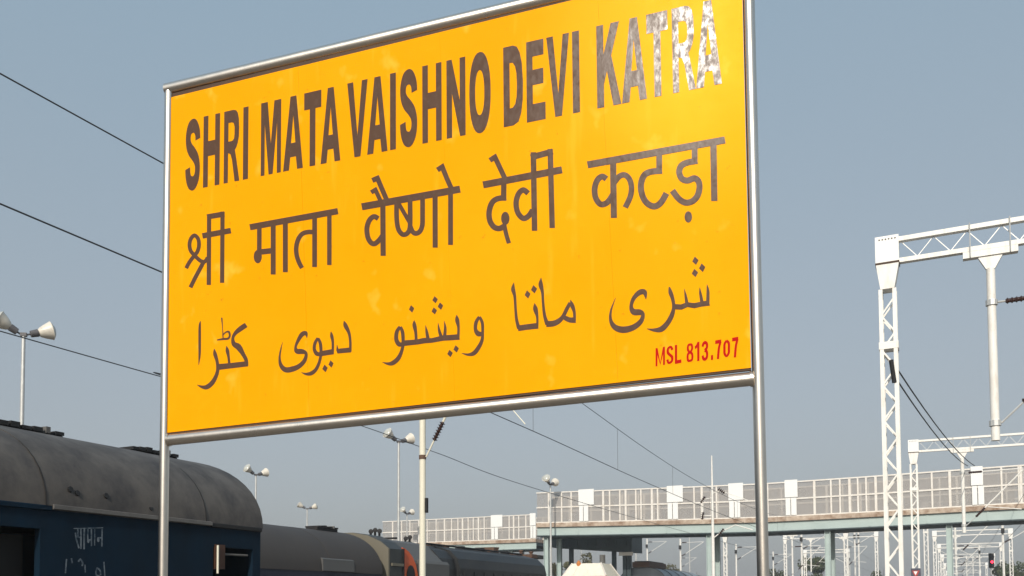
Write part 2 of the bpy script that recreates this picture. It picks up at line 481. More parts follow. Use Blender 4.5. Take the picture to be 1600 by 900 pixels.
G = {
 'H': ([vec([(0,0),(0,1),(.29,1),(.29,.64),(.71,.64),(.71,1),(1,1),(1,0),(.71,0),(.71,.43),(.29,.43),(.29,0)])], []),
 'I': ([vec([(0,0),(0,1),(1,1),(1,0)])], []),
 'R': ([vec([(0,0),(0,1),(.6,1),(.76,.985),(.87,.945),(.94,.86),(.96,.74),(.95,.62),(.88,.53),(.79,.47),(.70,.44),(.80,.31),(1,0),(.70,0),(.52,.31),(.42,.39),(.33,.405),(.27,.41),(.27,0)])],
       [vec([(.28,.57),(.28,.83),(.5,.83),(.61,.815),(.67,.76),(.67,.66),(.64,.60),(.56,.575),(.45,.57)])]),
 'D': ([vec([(0,0),(0,1),(.5,1),(.70,.975),(.84,.90),(.95,.76),(1,.52),(.98,.30),(.90,.14),(.76,.035),(.5,0)])],
       [vec([(.32,.22),(.32,.79),(.48,.785),(.60,.735),(.67,.64),(.69,.5),(.67,.35),(.60,.265),(.48,.225)])]),
 'M': ([vec([(0,0),(0,1),(.33,1),(.495,.42),(.66,1),(1,1),(1,0),(.80,0),(.80,.70),(.595,0),(.395,0),(.19,.70),(.19,0)])], []),
 'A': ([vec([(0,0),(.355,1),(.655,1),(1,0),(.71,0),(.645,.175),(.36,.175),(.30,0)])], [vec([(.395,.365),(.505,.74),(.615,.365)])]),
 'T': ([vec([(0,1),(1,1),(1,.77),(.66,.77),(.66,0),(.33,0),(.33,.77),(0,.77)])], []),
 'V': ([vec([(0,1),(.29,1),(.505,.28),(.72,1),(1,1),(.655,0),(.36,0)])], []),
 'E': ([vec([(0,0),(0,1),(.92,1),(.92,.805),(.33,.805),(.33,.64),(.90,.64),(.90,.45),(.33,.45),(.33,.215),(1,.215),(1,0)])], []),
 'N': ([vec([(0,0),(0,1),(.28,1),(.70,.46),(.70,1),(1,1),(1,0),(.71,0),(.29,.56),(.29,0)])], []),
 'K': ([vec([(0,0),(0,1),(.29,1),(.29,.64),(.60,1),(.95,1),(.61,.61),(1,0),(.67,0),(.42,.43),(.29,.27),(.29,0)])], []),
}
def sup(cx, cy, rx, ry, n=32, e=2.25):
    return [Vector((cx + rx * math.copysign(abs(math.cos(t)) ** (2 / e), math.cos(t)), cy + ry * math.copysign(abs(math.sin(t)) ** (2 / e), math.sin(t)))) for t in [2 * PI * k / n for k in range(n)]]
G['O'] = ([sup(.5, .5, .5, .515)], [sup(.49, .5, .215, .285)])
Sr = C(.2, (.505, .70), (.485, .80), (.40, .885), (.29, .905), (.17, .87), (.108, .77), (.12, .66), (.20, .575), (.33, .505), (.45, .42), (.50, .31), (.475, .185), (.39, .11), (.29, .092), (.18, .125), (.115, .21), (.095, .315))
G['S'] = ([[Vector((p.x / .6, p.y)) for p in q] for q in Sr], [])
def ytop(x): return 179 - .2301 * (x - 333)
def ybase(x): return 293.0 - .2010 * (x - 320)
LET = [('S', 290, 312.6), ('H', 317.8, 343.5), ('R', 350, 374.5), ('I', 380, 388), ('M', 407.8, 439.2), ('A', 442.4, 473.3), ('T', 475.5, 502.2), ('A', 501, 531.8),
       ('V', 542.7, 574.4), ('A', 573.8, 605.6), ('I', 609.5, 618.6), ('S', 625.2, 651.8), ('H', 660, 690), ('N', 697.8, 727.3), ('O', 733.3, 766.7),
       ('D', 786.7, 817.2), ('E', 822.7, 852), ('V', 853.5, 889), ('I', 894.5, 905.5), ('K', 932.4, 970), ('A', 972.0, 1011), ('T', 1009.5, 1042.5), ('R', 1050.5, 1086), ('A', 1087.8, 1128)]
def slope(a, b): d = onboard(*a) - onboard(*b); return d.x / d.y
kL, kR = slope((264.6, 139), (257.2, 688)), slope((1168, -75), (1184.5, 591))     # the board's uprights, as they lean
for ch, xl, xr in LET:
    kk = kL + (kR - kL) * (xl - 260) / 915
    ym = lambda x: (ytop(x) + ybase(x)) / 2
    mode = ym
    if ch in 'A': mode = ybase
    if ch in 'VT': mode = ytop
    ul, ur = onboard(xl, mode(xl))[0], onboard(xr, mode(xr))[0]
    vt = [onboard(x, ytop(x))[1] for x in (xl, xr)]; vb = [onboard(x, ybase(x))[1] for x in (xl, xr)]
    vr = [onboard(x, mode(x))[1] for x in (xl, xr)]
    def m3(p, ul=ul, ur=ur, vt=vt, vb=vb, vr=vr, kk=kk):
        k = p.x
        v = (vb[0] + (vb[1] - vb[0]) * k) * (1 - p.y) + (vt[0] + (vt[1] - vt[0]) * k) * p.y
        return bp((ul + (ur - ul) * k + kk * (v - vr[0] - (vr[1] - vr[0]) * k), v), .0009)
    add_print('letter', G[ch][0], 'letter_vinyl', m3, sign, G[ch][1])

def word(name, ox, oy, sc, polys, holes=()):
    add_print(name, polys, 'letter_vinyl', lambda p: bp(onboard(ox + p.x / sc, oy + p.y / sc), .0009), sign, holes)
word('hindi_word', 280, 310, 6.0,
     S(40, (278, 812), (281, 150)) + S(50, (262, 174), (425, 146)) + S(40, (407, 124), (403, 792)) + S(52, (218, 352), (485, 302)) +
     C(36, (66, 655), (95, 600), (135, 545), (170, 500), (186, 440), (178, 380), (145, 347), (112, 375), (97, 430), (108, 490), (145, 535), (200, 585), (240, 592), (268, 555)) +
     C(38, (106, 835), (150, 745), (190, 670), (235, 585)))
word('hindi_word', 380, 310, 6.43,
     S(62, (68, 290), (952, 128)) + S(46, (163, 265), (162, 560)) + ell(147, 585, 41, 68) + S(56, (165, 540), (302, 524)) + S(50, (302, 255), (302, 765)) + S(50, (424, 235), (424, 742)) +
     C(46, (718, 340), (650, 338), (590, 360), (550, 420), (533, 500), (540, 580), (565, 650), (592, 700)) + S(48, (718, 180), (718, 690)) + S(45, (866, 150), (866, 670)))
word('hindi_word', 555, 250, 5.622,
     S(62, (58, 411), (922, 256)) + S(38, (140, 285), (178, 262), (235, 385)) + S(44, (150, 180), (196, 160), (240, 265), (288, 375)) + S(46, (243, 370), (246, 842)) +
     C(44, (203, 515), (165, 497), (125, 530), (103, 600), (112, 680), (140, 727), (172, 735), (210, 705), (240, 665)) +
     C(42, (365, 360), (364, 500), (377, 600), (410, 650), (445, 652), (473, 622), (483, 560), (482, 340)) + S(36, (378, 375), (478, 548)) +
     C(42, (485, 585), (505, 630), (535, 645), (570, 625), (590, 570), (592, 480), (592, 320)) + S(45, (702, 290), (703, 770)) + S(43, (838, 260), (838, 747)) + S(44, (722, 88), (765, 60), (805, 160), (850, 262)))
word('hindi_word', 745, 220, 5.293,
     S(58, (52, 365), (705, 240)) + S(42, (108, 162), (150, 135), (190, 220), (236, 318)) + S(45, (224, 310), (222, 496)) +
     C(46, (245, 470), (170, 480), (125, 515), (102, 590), (110, 665), (145, 715), (190, 725), (235, 700)) + ell(236, 642, 35, 55) + C(36, (226, 690), (243, 770), (266, 848)) +
     C(45, (425, 435), (385, 407), (345, 440), (325, 515), (340, 595), (385, 642), (430, 620), (462, 572)) + S(46, (468, 95), (478, 745)) + S(50, (447, 138), (628, 88)) + S(45, (607, 68), (624, 722)))
word('hindi_word', 905, 200, 6.0,
     S(66, (78, 346), (1367, 112)) + S(58, (318, 310), (325, 843)) + C(55, (255, 478), (215, 455), (170, 490), (145, 570), (155, 655), (195, 712), (240, 712), (280, 680), (318, 620)) +
     C(52, (330, 510), (375, 455), (425, 440), (468, 475), (490, 550), (480, 640), (432, 745)) +
     S(55, (750, 215), (750, 430)) + C(58, (778, 400), (665, 412), (605, 450), (578, 540), (595, 640), (640, 708), (705, 735), (765, 700), (818, 612)) +
     [[Vector(((1020 + p.x / 5.625 - 905) * 6, p.y / 5.625 * 6)) for p in q] for q in
      S(52, (368, 150), (368, 312)) + C(54, (393, 288), (300, 305), (248, 335), (232, 390), (255, 445), (305, 462), (365, 442), (402, 470), (410, 530), (390, 600), (345, 645), (285, 655), (228, 622), (172, 550)) + ell(312, 782, 33, 50) + S(56, (532, 110), (541, 642))])
word('urdu_word', 295, 480, 6.43,
     VC((119, 140, 5), (111, 190, 24), (110, 350, 27), (109, 480, 23), (100, 580, 5)) +
     VC((257, 420, 8), (264, 470, 38), (284, 540, 32), (292, 620, 34), (275, 690, 38), (235, 760, 46), (180, 803, 46), (130, 800, 28), (85, 780, 5)) +
     VS((285, 602, 60), (420, 588, 55), (594, 568, 54)) + VC((380, 390, 5), (388, 435, 36), (400, 500, 26), (408, 580, 26)) +
     VC((578, 178, 50), (515, 220, 50), (465, 265, 36), (443, 315, 30), (455, 370, 48), (500, 400, 62), (545, 470, 42), (576, 530, 38), (586, 590, 26)) +
     VC((331, 105, 16), (335, 145, 13), (340, 210, 9), (345, 310, 12)) + VC((338, 285, 14), (372, 252, 15), (402, 248, 22), (412, 285, 20), (395, 315, 22), (345, 320, 22), (283, 330, 12)))
word('urdu_word', 425, 480, 7.5,
     VC((410, 360, 5), (396, 305, 46), (350, 322, 52), (302, 400, 38), (277, 470, 30), (295, 515, 60), (355, 520, 58), (400, 545, 36), (382, 625, 46), (320, 690, 54), (240, 725, 64), (160, 733, 62), (108, 685, 46), (90, 600, 27), (103, 500, 17), (125, 410, 4)) +
     VC((538, 360, 30), (505, 420, 36), (496, 490, 38), (525, 545, 48), (575, 548, 44)) + VC((540, 362, 30), (568, 430, 38), (574, 540, 34), (556, 640, 34), (515, 730, 40), (460, 775, 46), (400, 783, 30), (345, 765, 5)) +
     VS((560, 546, 60), (722, 520, 62)) + VC((692, 285, 5), (700, 335, 38), (713, 410, 30), (712, 530, 28)) + dia(692, 665, 30, 44) + dia(622, 717, 32, 46) +
     VC((845, 162, 8), (862, 215, 50), (902, 300, 36), (918, 400, 30), (918, 520, 30)) + VS((762, 440, 4), (768, 500, 30), (780, 514, 56), (925, 500, 58)))
word('urdu_word', 590, 450, 6.43,
     VC((1022, 288, 28), (990, 345, 36), (984, 415, 36), (1012, 460, 52), (1055, 458, 34)) + VC((1024, 290, 28), (1052, 350, 32), (1056, 450, 28), (1048, 530, 34), (1012, 602, 42), (968, 655, 44), (910, 670, 26), (845, 655, 5)) +
     VC((795, 270, 5), (800, 322, 42), (813, 400, 26), (810, 500, 28)) + VS((824, 492, 58), (660, 503, 54), (540, 528, 46), (470, 528, 56), (400, 542, 52), (250, 556, 56)) +
     VC((668, 330, 4), (680, 400, 26), (672, 500, 34)) + VC((608, 350, 4), (620, 430, 28), (645, 505, 34)) + VC((482, 375, 4), (494, 440, 28), (508, 520, 36)) + VC((368, 325, 5), (370, 372, 40), (384, 450, 30), (388, 535, 30)) +
     VC((226, 388, 30), (194, 440, 38), (188, 515, 42), (215, 565, 46), (255, 562, 36)) + VC((230, 390, 30), (252, 450, 36), (256, 560, 32), (240, 640, 34), (205, 710, 44), (150, 755, 44), (100, 760, 26), (48, 745, 4)) +
     dia(342, 210, 27, 38) + dia(578, 118, 28, 36) + dia(632, 182, 28, 38) + dia(570, 230, 28, 36) + dia(790, 612, 28, 38) + dia(728, 658, 28, 38))
word('urdu_word', 785, 420, 8.18,
     VC((148, 175, 5), (137, 260, 52), (158, 350, 38), (168, 500, 34), (182, 650, 40), (212, 765, 50)) + VS((198, 762, 74), (300, 746, 72), (458, 728, 76)) +
     VC((412, 440, 5), (422, 512, 60), (446, 620, 32), (446, 745, 30)) + VC((495, 115, 5), (490, 200, 58), (512, 300, 38), (522, 450, 34), (540, 600, 42), (575, 712, 55)) +
     VC((560, 706, 80), (650, 700, 74), (720, 668, 66), (775, 610, 50), (825, 510, 48), (868, 435, 46)) + VC((870, 398, 8), (893, 470, 52), (920, 560, 38), (922, 690, 34)) + VC((770, 610, 40), (810, 632, 60), (865, 655, 66), (938, 655, 76)) +
     dia(405, 262, 40, 54) + dia(322, 328, 38, 54))
word('urdu_word', 940, 390, 6.426,
     VC((446, 500, 5), (432, 430, 50), (382, 430, 52), (322, 490, 40), (297, 570, 36), (322, 625, 60), (385, 630, 58), (415, 655, 38), (393, 722, 48), (320, 780, 58), (220, 805, 66), (135, 780, 56), (92, 710, 34), (95, 610, 20), (140, 485, 4)) +
     VC((680, 375, 12), (692, 430, 42), (715, 500, 36), (724, 580, 34), (705, 660, 46), (660, 740, 50), (600, 798, 56), (530, 808, 34), (455, 795, 5)) +
     VS((715, 572, 54), (800, 577, 52), (860, 552, 48), (930, 563, 52), (1000, 548, 50), (1083, 535, 56)) + VC((830, 395, 4), (845, 470, 26), (858, 555, 36)) + VC((985, 380, 4), (992, 440, 26), (1010, 540, 36)) + VC((1058, 350, 5), (1068, 420, 30), (1066, 545, 34)) +
     dia(942, 112, 32, 42) + dia(1010, 182, 32, 44) + dia(937, 235, 32, 42))
# small red distance figures
KX = .45
_VS, _VC = VS, VC
def VS(*p): return _VS(*[(x * KX, y, w * KX * 1.38) for x, y, w in p])
def VC(*p): return _VC(*[(x * KX, y, w * KX * 1.38) for x, y, w in p])
D_ = {
 'M': VS((.09, 0, .15), (.09, 1, .15)) + VS((.91, 0, .15), (.91, 1, .15)) + VS((.12, .96, .15), (.5, .1, .13), (.88, .96, .15)),
 'S': VC((.86, .74, .26), (.7, .89, .2), (.45, .91, .2), (.2, .82, .24), (.2, .64, .26), (.5, .5, .24), (.82, .36, .26), (.8, .17, .24), (.52, .09, .2), (.25, .11, .2), (.12, .28, .26)),
 'L': VS((.13, 0, .27), (.13, 1, .27)) + VS((.0, .07, .3), (1, .07, .3)),
 '8': VC((.5, .92, .18), (.2, .86, .22), (.17, .66, .24), (.5, .52, .2), (.84, .66, .24), (.8, .86, .22), (.5, .92, .18)) + VC((.5, .52, .2), (.14, .4, .24), (.16, .14, .24), (.5, .08, .18), (.86, .14, .24), (.86, .4, .24), (.5, .52, .2)),
 '1': VS((.74, 0, .36), (.74, 1, .36)) + VS((.0, .72, .26), (.4, .80, .26), (.68, .95, .26)),
 '3': VC((.12, .74, .26), (.25, .88, .26), (.5, .93, .26), (.76, .88, .26), (.86, .74, .26), (.74, .6, .26), (.45, .53, .28)) + VC((.45, .53, .28), (.74, .47, .26), (.87, .3, .26), (.78, .13, .26), (.5, .07, .26), (.24, .12, .26), (.12, .28, .26)),
 '.': [vec([(0, 0), (0, 1), (KX, 1), (KX, 0)])],
 '7': VS((0, .93, .3), (1, .93, .3)) + VC((.88, .92, .26), (.6, .55, .27), (.45, 0, .28)),
 '0': VC((.5, .91, .2), (.17, .76, .27), (.14, .5, .28), (.17, .24, .27), (.5, .09, .2), (.83, .24, .27), (.86, .5, .28), (.83, .76, .27), (.5, .91, .2))}
for ch, x0, x1, yt, yb in (('M', 95, 238, 292, 577), ('S', 265, 370, 258, 552), ('L', 400, 497, 243, 530), ('8', 583, 678, 214, 520), ('1', 708, 780, 202, 502), ('3', 816, 912, 190, 492),
                           ('.', 958, 992, 402, 476), ('7', 1025, 1120, 178, 468), ('0', 1156, 1252, 155, 448), ('7', 1290, 1386, 136, 442)):
    add_print('red_figure', D_[ch], 'red_vinyl', lambda p: bp(onboard(1015 + (x0 + (x1 - x0) * (p.x / KX)) / 10, 515 + (yb + (yt - yb) * p.y - .19 * ((p.x / KX) * (x1 - x0))) / 10), .0009), sign)

# ------------------------------------------------------------------ railway coaches
def roof_prof(W, ze, zc, n=26, e=2.15):
    pts = []
    for k in range(n + 1):
        a = PI * k / n
        c, s_ = math.cos(a), math.sin(a)
        pts.append((W * math.copysign(abs(c) ** (2 / e), c) , ze + (zc - ze) * abs(s_) ** (2 / 2.1)))
    return pts
def wall(mb, x0, x1, y0, y1, z0, z1, holes):
    ys = sorted({y0, y1, *[h[0] for h in holes], *[h[1] for h in holes]}); zs = sorted({z0, z1, *[h[2] for h in holes], *[h[3] for h in holes]})
    ys = [y for y in ys if y0 <= y <= y1]; zs = [z for z in zs if z0 <= z <= z1]
    for a, b in zip(ys, ys[1:]):
        for c, d in zip(zs, zs[1:]):
            my, mz = (a + b) / 2, (c + d) / 2
            if not any(h[0] < my < h[1] and h[2] < mz < h[3] for h in holes):
                mb.box(x0, x1, a, b, c, d)
def bogie(parent, y):
    for dy in (-1.25, 1.25):
        for sx in (-.87, .87):
            MB().lathe([(-.06, .44), (-.05, .48), (.04, .46), (.06, .2)], (sx, y + dy, RAILZ + .46), (1, 0, 0), 20).obj('wheel', 'black_metal', parent, True)
        MB().tube([(-.95, y + dy, RAILZ + .46), (.95, y + dy, RAILZ + .46)], .08).obj('axle', 'black_metal', parent)
    b = MB()
    for sx in (-1.08, 1.08): b.box(sx - .06, sx + .06, y - 1.9, y + 1.9, RAILZ + .42, RAILZ + .62)
    b.box(-1.0, 1.0, y - .25, y + .25, RAILZ + .45, RAILZ + .7)
    b.obj('bogie_frame', 'black_metal', parent)
def coach(lc, s_end, ze, zc, length, label, roofm, sidem, holes, seams, name='railway_coach'):
    c = thing(name, label, 'railway coach', T(s_end, lc, RAILZ), ROTZ)
    o = -RAILZ                                       # local z = world z - RAILZ
    W = 1.6
    z0 = -.15
    mb = MB(); hs = [(a - s_end, b - s_end, c_ + o, d + o) for a, b, c_, d in holes]
    wall(mb, W - .07, W, -length, 0, z0 + o, ze + o, hs)
    wall(mb, -W, -W + .07, -length, 0, z0 + o, ze + o, [])
    mb.obj('side_wall', sidem, c)
    MB().box(-W + .07, W - .07, -length, 0, z0 + o + .002, z0 + .12 + o).obj('floor', 'coach_inside', c)
    MB().box(-W + .072, W - .072, -.06, -.002, z0 + .122 + o, ze + o).obj('end_wall', sidem, c)
    MB().box(-W + .072, W - .072, -length + .002, -length + .06, z0 + .122 + o, ze + o).obj('end_wall', sidem, c)
    for a, b, c_, d in hs:
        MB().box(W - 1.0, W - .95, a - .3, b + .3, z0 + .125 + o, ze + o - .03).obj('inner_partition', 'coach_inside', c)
    prof = [(x, z + o) for x, z in roof_prof(W + .015, ze, zc)]
    cuts = [-length] + [x - s_end for x in seams] + [.03]
    for i, (a, b) in enumerate(zip(cuts, cuts[1:])):
        k = .004 * (i % 2)
        pr = [(x * (1 + k), z + k * .8) for x, z in prof]
        MB().prism(pr, a + .003, b - .003).obj('roof_sheet', roofm, c, True)
    for y in (-3.2, -length + 3.2):
        for i_ in range(1): bogie_parts(c, y)
    return c, o
def bogie_parts(c, y):
    for dy in (-1.25, 1.25):
        for sx in (-.87, .87):
            MB().lathe([(-.06, .44), (-.05, .48), (.04, .46), (.06, .2)], (sx, y + dy, .47), (1, 0, 0), 20).obj('wheel', 'black_metal', c, True)
    b = MB()
    for sx in (-1.08, 1.08): b.box(sx - .06, sx + .06, y - 1.9, y + 1.9, .38, .58)
    b.box(-1.0, 1.0, y - .25, y + .25, .45, .66)
    b.obj('bogie_frame', 'black_metal', c)
ZE1, ZC1 = EYE + .85, EYE + 1.745
SE1 = at_lat(407, 835, -6.9)[0]
sA, zA = at_lat(63, 826, -6.9)
sB0, zB = at_lat(333, 856, -6.9); sB1, _ = at_lat(395, 861, -6.9)
zB = at_lat(360, 856, -6.9)[1]
seam1 = [SE1 - 17, SE1 - 13.5, SE1 - 10, SE1 - 6.6, at_lat(70, 795, -6.9)[0], at_lat(320, 823, -6.9)[0]]
c1, o1 = coach(-8.5, SE1, ZE1, ZC1, 21.3, 'dark blue railway coach with curved grey roof, behind the left board post', 'coach_roof', 'coach_blue',
               [(sA - .95, sA, .1, zA), (sB0, sB1, .1, zB)], seam1)
def c1l(px, py, x=1.6):
    s_, z_ = at_lat(px, py, -8.5 + x)
    return s_ - SE1, z_ + o1
# eave gutter with its lighter run, in lengths
ga, gb = at_lat(80, 797, -6.9)[0] - SE1, at_lat(328, 823, -6.9)[0] - SE1
zz = ZE1 + o1
def gutter(a, b, m, drop=0.0, w=.035):
    return MB().prism([(1.603, zz - .03 + drop), (1.603 + w, zz - .022 + drop), (1.603 + w, zz + .012 + drop), (1.614, zz + .02 + drop)], a, b).obj('gutter', m, c1)
gutter(ga, gb, 'gutter_grey')
gutter(-21.2, ga - .01, 'coach_blue', -.015, .02)
gutter(gb + .01, 0, 'black_metal', -.01, .02)
# vestibule details in the end doorway
y0, _ = c1l(335, 870); y1, _ = c1l(350, 870); zt = c1l(342, 851)[1]; zb_ = c1l(342, 889)[1]
MB().box(1.50, 1.615, y0, y1, zb_, zt).obj('folded_shutter', 'brown_leaf', c1)
MB().tube([(1.63, y0 + .02, zb_ - .05), (1.63, y0 + .02, zt - .01)], .012).obj('handrail', 'cream_paint', c1)
h0 = c1l(352, 866); h1 = c1l(388, 868)
MB().tube([(1.585, h0[0], h0[1]), (1.585, h1[0], h1[1] )], .012).obj('door_bar', 'gutter_grey', c1)
ds = c1l(62, 850)[0]
MB().box(1.38, 1.42, ds - .32, ds - .03, o1 + .1, c1l(62, 830)[1] - .03).obj('door_leaf', 'coach_inside', c1)  # leaf blackened to match the painted shade inside the doorway
for sx_ in seam1[-2:]:                               # dark weathered seam straps low on the roof curve
    st = [(x * 1.004, z + o1 + .003) for x, z in roof_prof(1.615, ZE1, ZC1)[:7]]
    MB().tube([(x, sx_ - SE1, z) for x, z in st], [.008 - .001 * k for k in range(len(st))], 5).obj('seam_strap', 'black_metal', c1)
# vents punched low in the roof curve
for (x, y) in ((95, 771), (106, 777), (152, 781), (223, 800)):
    s_, z_ = c1l(x, y)
    k = [(a, b) for a, b in [(p[0], p[1] + o1) for p in roof_prof(1.615, ZE1, ZC1)] if a > 0 and b <= z_ + .15]
    xx = 1.60
    MB().lathe([(0, .03), (.09, .028)], (1.53, s_ + .1, z_ + .02), (1, 0, .35), 8).obj('roof_vent_stub', 'black_metal', c1)
# ridge ventilators
def ventilator(parent, y0, y1, z, m='black_metal', xc=0.35):
    v = MB()
    L = y1 - y0
    z -= .055
    v.box(xc - .17, xc + .17, y0, y1, z - .06, z + .035)
    v.obj('ventilator', m, parent)
    n = 7
    f = MB()
    for k in range(n):
        a = y0 + L * (k + .12) / n
        if k == n - 2: continue
        f.box(xc - .20, xc + .20, a, a + L / n * .8, z + .037, z + .072 + .010 * (k % 3))
    f.obj('vent_cowl', m, parent)
    MB().box(xc - .12, xc + .205, y0 + L * (n - 1.8) / n, y0 + L * (n - 1.4) / n, z + .036, z + .10).obj('vent_plate', 'gutter_grey', parent)
for (xa, xb, yy) in ((-60, 66, 668), (172, 246, 702)):
    a = at_lat(xa, yy, -8.3)[0] - SE1; b = at_lat(xb, yy, -8.3)[0] - SE1
    ventilator(c1, a, b, ZC1 + o1 - .005)
for k in range(3):
    ventilator(c1, -18 + k * 3.4, -16.6 + k * 3.4, ZC1 + o1)
# luggage lettering on the coach side
def side_print(polys, ox, oy, sc, name):
    def m3(p):
        y, z = c1l(ox + p.x / sc, oy + p.y / sc, 1.602)
        return (1.6025, y, z)
    tag(add_print(name, polys, 'white_marks', m3, c1), kind='stuff')
side_print(S(12, (225, 232), (640, 222)) + S(22, (250, 290), (262, 380), (300, 510)) + S(22, (285, 225), (285, 350), (330, 360)) + S(24, (328, 230), (328, 520)) + S(24, (375, 225), (372, 525)) +
           S(20, (425, 240), (425, 395), (475, 390)) + ell(432, 410, 16, 26) + S(20, (475, 240), (475, 480)) + S(16, (522, 240), (520, 470)) + S(20, (560, 365), (625, 362)) + ell(572, 390, 18, 34) + S(20, (625, 240), (622, 490)), 90, 800, 9.0, 'hindi_lettering')
side_print(S(20, (125, 660), (110, 860)) + S(22, (195, 650), (205, 720)) + C(24, (290, 700), (320, 665), (350, 710), (345, 760)) + S(18, (385, 740), (388, 850)) + C(22, (590, 900), (540, 880), (555, 790), (600, 830), (605, 890)) + S(18, (650, 700), (665, 900)), 90, 800, 9.0, 'hindi_lettering')

ZE2, ZC2 = EYE + .70, EYE + 1.80
SE2 = at_lat(596, 895, -12.2)[0]
c2, o2 = coach(-13.8, SE2, ZE2, ZC2, 21.3, 'railway coach with brownish roof between the near blue coach and the locomotive', 'coach_roof_brown', 'coach_navy', [],
               [SE2 - 17, SE2 - 13, SE2 - 9, SE2 - 5.2, SE2 - 2.2])
a = at_lat(484, 830, -13.5)[0] - SE2; b = at_lat(516, 831, -13.5)[0] - SE2
ventilator(c2, a, b, ZC2 + o2 + .05)
for k in range(2): ventilator(c2, -16 + k * 5, -14.4 + k * 5, ZC2 + o2)
ya = at_lat(500, 880, -12.25)[0] - SE2; yb = at_lat(549, 885, -12.25)[0] - SE2
MB().prism([(1.40, ZE2 + o2 + .02), (1.64, ZE2 + o2 + .02), (1.63, ZE2 + o2 + .28), (1.52, ZE2 + o2 + .33), (1.3, ZE2 + o2 + .33)], ya, yb).obj('roof_side_duct', 'loco_grey', c2)

# ------------------------------------------------------------------ diesel locomotive on the farther track
S0 = SE2 + .35
SL = lambda px, py=880: at_lat(px, py, -12.2)[0]
loco = thing('diesel_locomotive', 'grey and black diesel locomotive with orange side patch behind the cream mast', 'locomotive', T(S0, -13.8, RAILZ), ROTZ)
o = -RAILZ
H = lambda h: EYE + h + o
sOr0, sOr1, sGr, sEnd = SL(632) - S0, SL(656) - S0, SL(699) - S0, SL(857) - S0
cabp = [(-1.6, .6), (1.6, .6), (1.6, H(1.36)), (1.35, H(1.55)), (.95, H(1.72)), (.5, H(1.80)), (-.5, H(1.80)), (-.95, H(1.72)), (-1.35, H(1.55)), (-1.6, H(1.36))]
MB().prism([(x * .995, z - .004) for x, z in cabp], 0, .06).obj('end_face', 'loco_cream', loco)
MB().prism(cabp, .062, sOr0 - .05).obj('cab', 'loco_side', loco)
MB().prism([(-1.1, H(1.60)), (1.2, H(1.60)), (1.15, H(1.66)), (-1.1, H(1.84))], .10, sOr0 - .1).obj('cab_roof_hatch', 'loco_grey', loco)
MB().box(1.60, 1.64, .12, sOr0 - .1, H(.93), H(1.0)).obj('drip_strip', 'loco_cream', loco)
midp = [(-1.52, .6), (1.52, .6), (1.52, H(1.02)), (1.47, H(1.12)), (.95, H(1.62)), (.5, H(1.72)), (-.5, H(1.72)), (-.95, H(1.62)), (-1.47, H(1.12)), (-1.52, H(1.02))]
MB().prism(midp, sOr0 - .046, sGr).obj('engine_bay', 'loco_grey', loco)
# orange arch with its dark round-topped opening
yc = (SL(644) - S0)
def arch_pts(yc, hw, z0, zs, zt, n=12):
    p = [(yc - hw, z0)]
    for k in range(n + 1):
        a = PI - PI * k / n
        p.append((yc + hw * math.cos(a), zs + (zt - zs) * math.sin(a)))
    p.append((yc + hw, z0))
    return p
def yz_plate(pts, x0, x1):
    n = len(pts); mb = MB()
    return mb.add([(x0, y, z) for y, z in pts] + [(x1, y, z) for y, z in pts], [(i, (i + 1) % n, (i + 1) % n + n, i + n) for i in range(n)] + [tuple(range(n - 1, -1, -1)), tuple(range(n, 2 * n))])
hw = (sOr1 - sOr0) * .62
yz_plate([(sOr0 - .03, .7), (sOr0 - .03, H(1.42)), (sOr0 + .10, H(1.40)), (sOr0 + .3, H(1.33)), (sOr0 + .5, H(1.20)), (sOr0 + .68, H(1.0)), (sOr0 + .78, H(.75)), (sOr0 + .8, .7)], 1.40, 1.56).obj('orange_panel', 'loco_orange', loco)
yz_plate(arch_pts(sOr0 + hw * .78, hw * .42, .75, H(.72), H(.98)), 1.562, 1.572).obj('round_window', 'black_metal', loco)
MB().box(1.50, 1.63, sOr0 - .10, sOr0 - .048, .7, H(1.38)).obj('edge_plate', 'coach_inside', loco)
MB().prism([(1.0, H(.5)), (1.66, H(.5)), (1.66, H(1.05)), (1.60, H(1.13)), (1.0, H(1.2))], sOr1 + .05, sGr).obj('equipment_box', 'loco_grey', loco)
hoodp = [(-1.35, .6), (1.52, .6), (1.52, H(1.0)), (1.45, H(1.28)), (1.2, H(1.52)), (.7, H(1.66)), (-.7, H(1.66)), (-1.2, H(1.5)), (-1.35, H(1.2))]
mid_ = (SL(722) - S0)
MB().prism([(x * .93, z - .02 * (x != 0)) for x, z in hoodp], sGr + .003, mid_).obj('hood', 'loco_black', loco)
MB().prism(hoodp, mid_ + .003, sEnd).obj('hood', 'loco_black', loco)
n = 9
for k in range(n):
    a = mid_ + .25 + (sEnd - mid_ - .5) * k / n
    MB().box(1.5, 1.545, a, a + (sEnd - mid_) / n * .82, H(.1), H(.92)).obj('hood_door', 'loco_black', loco)
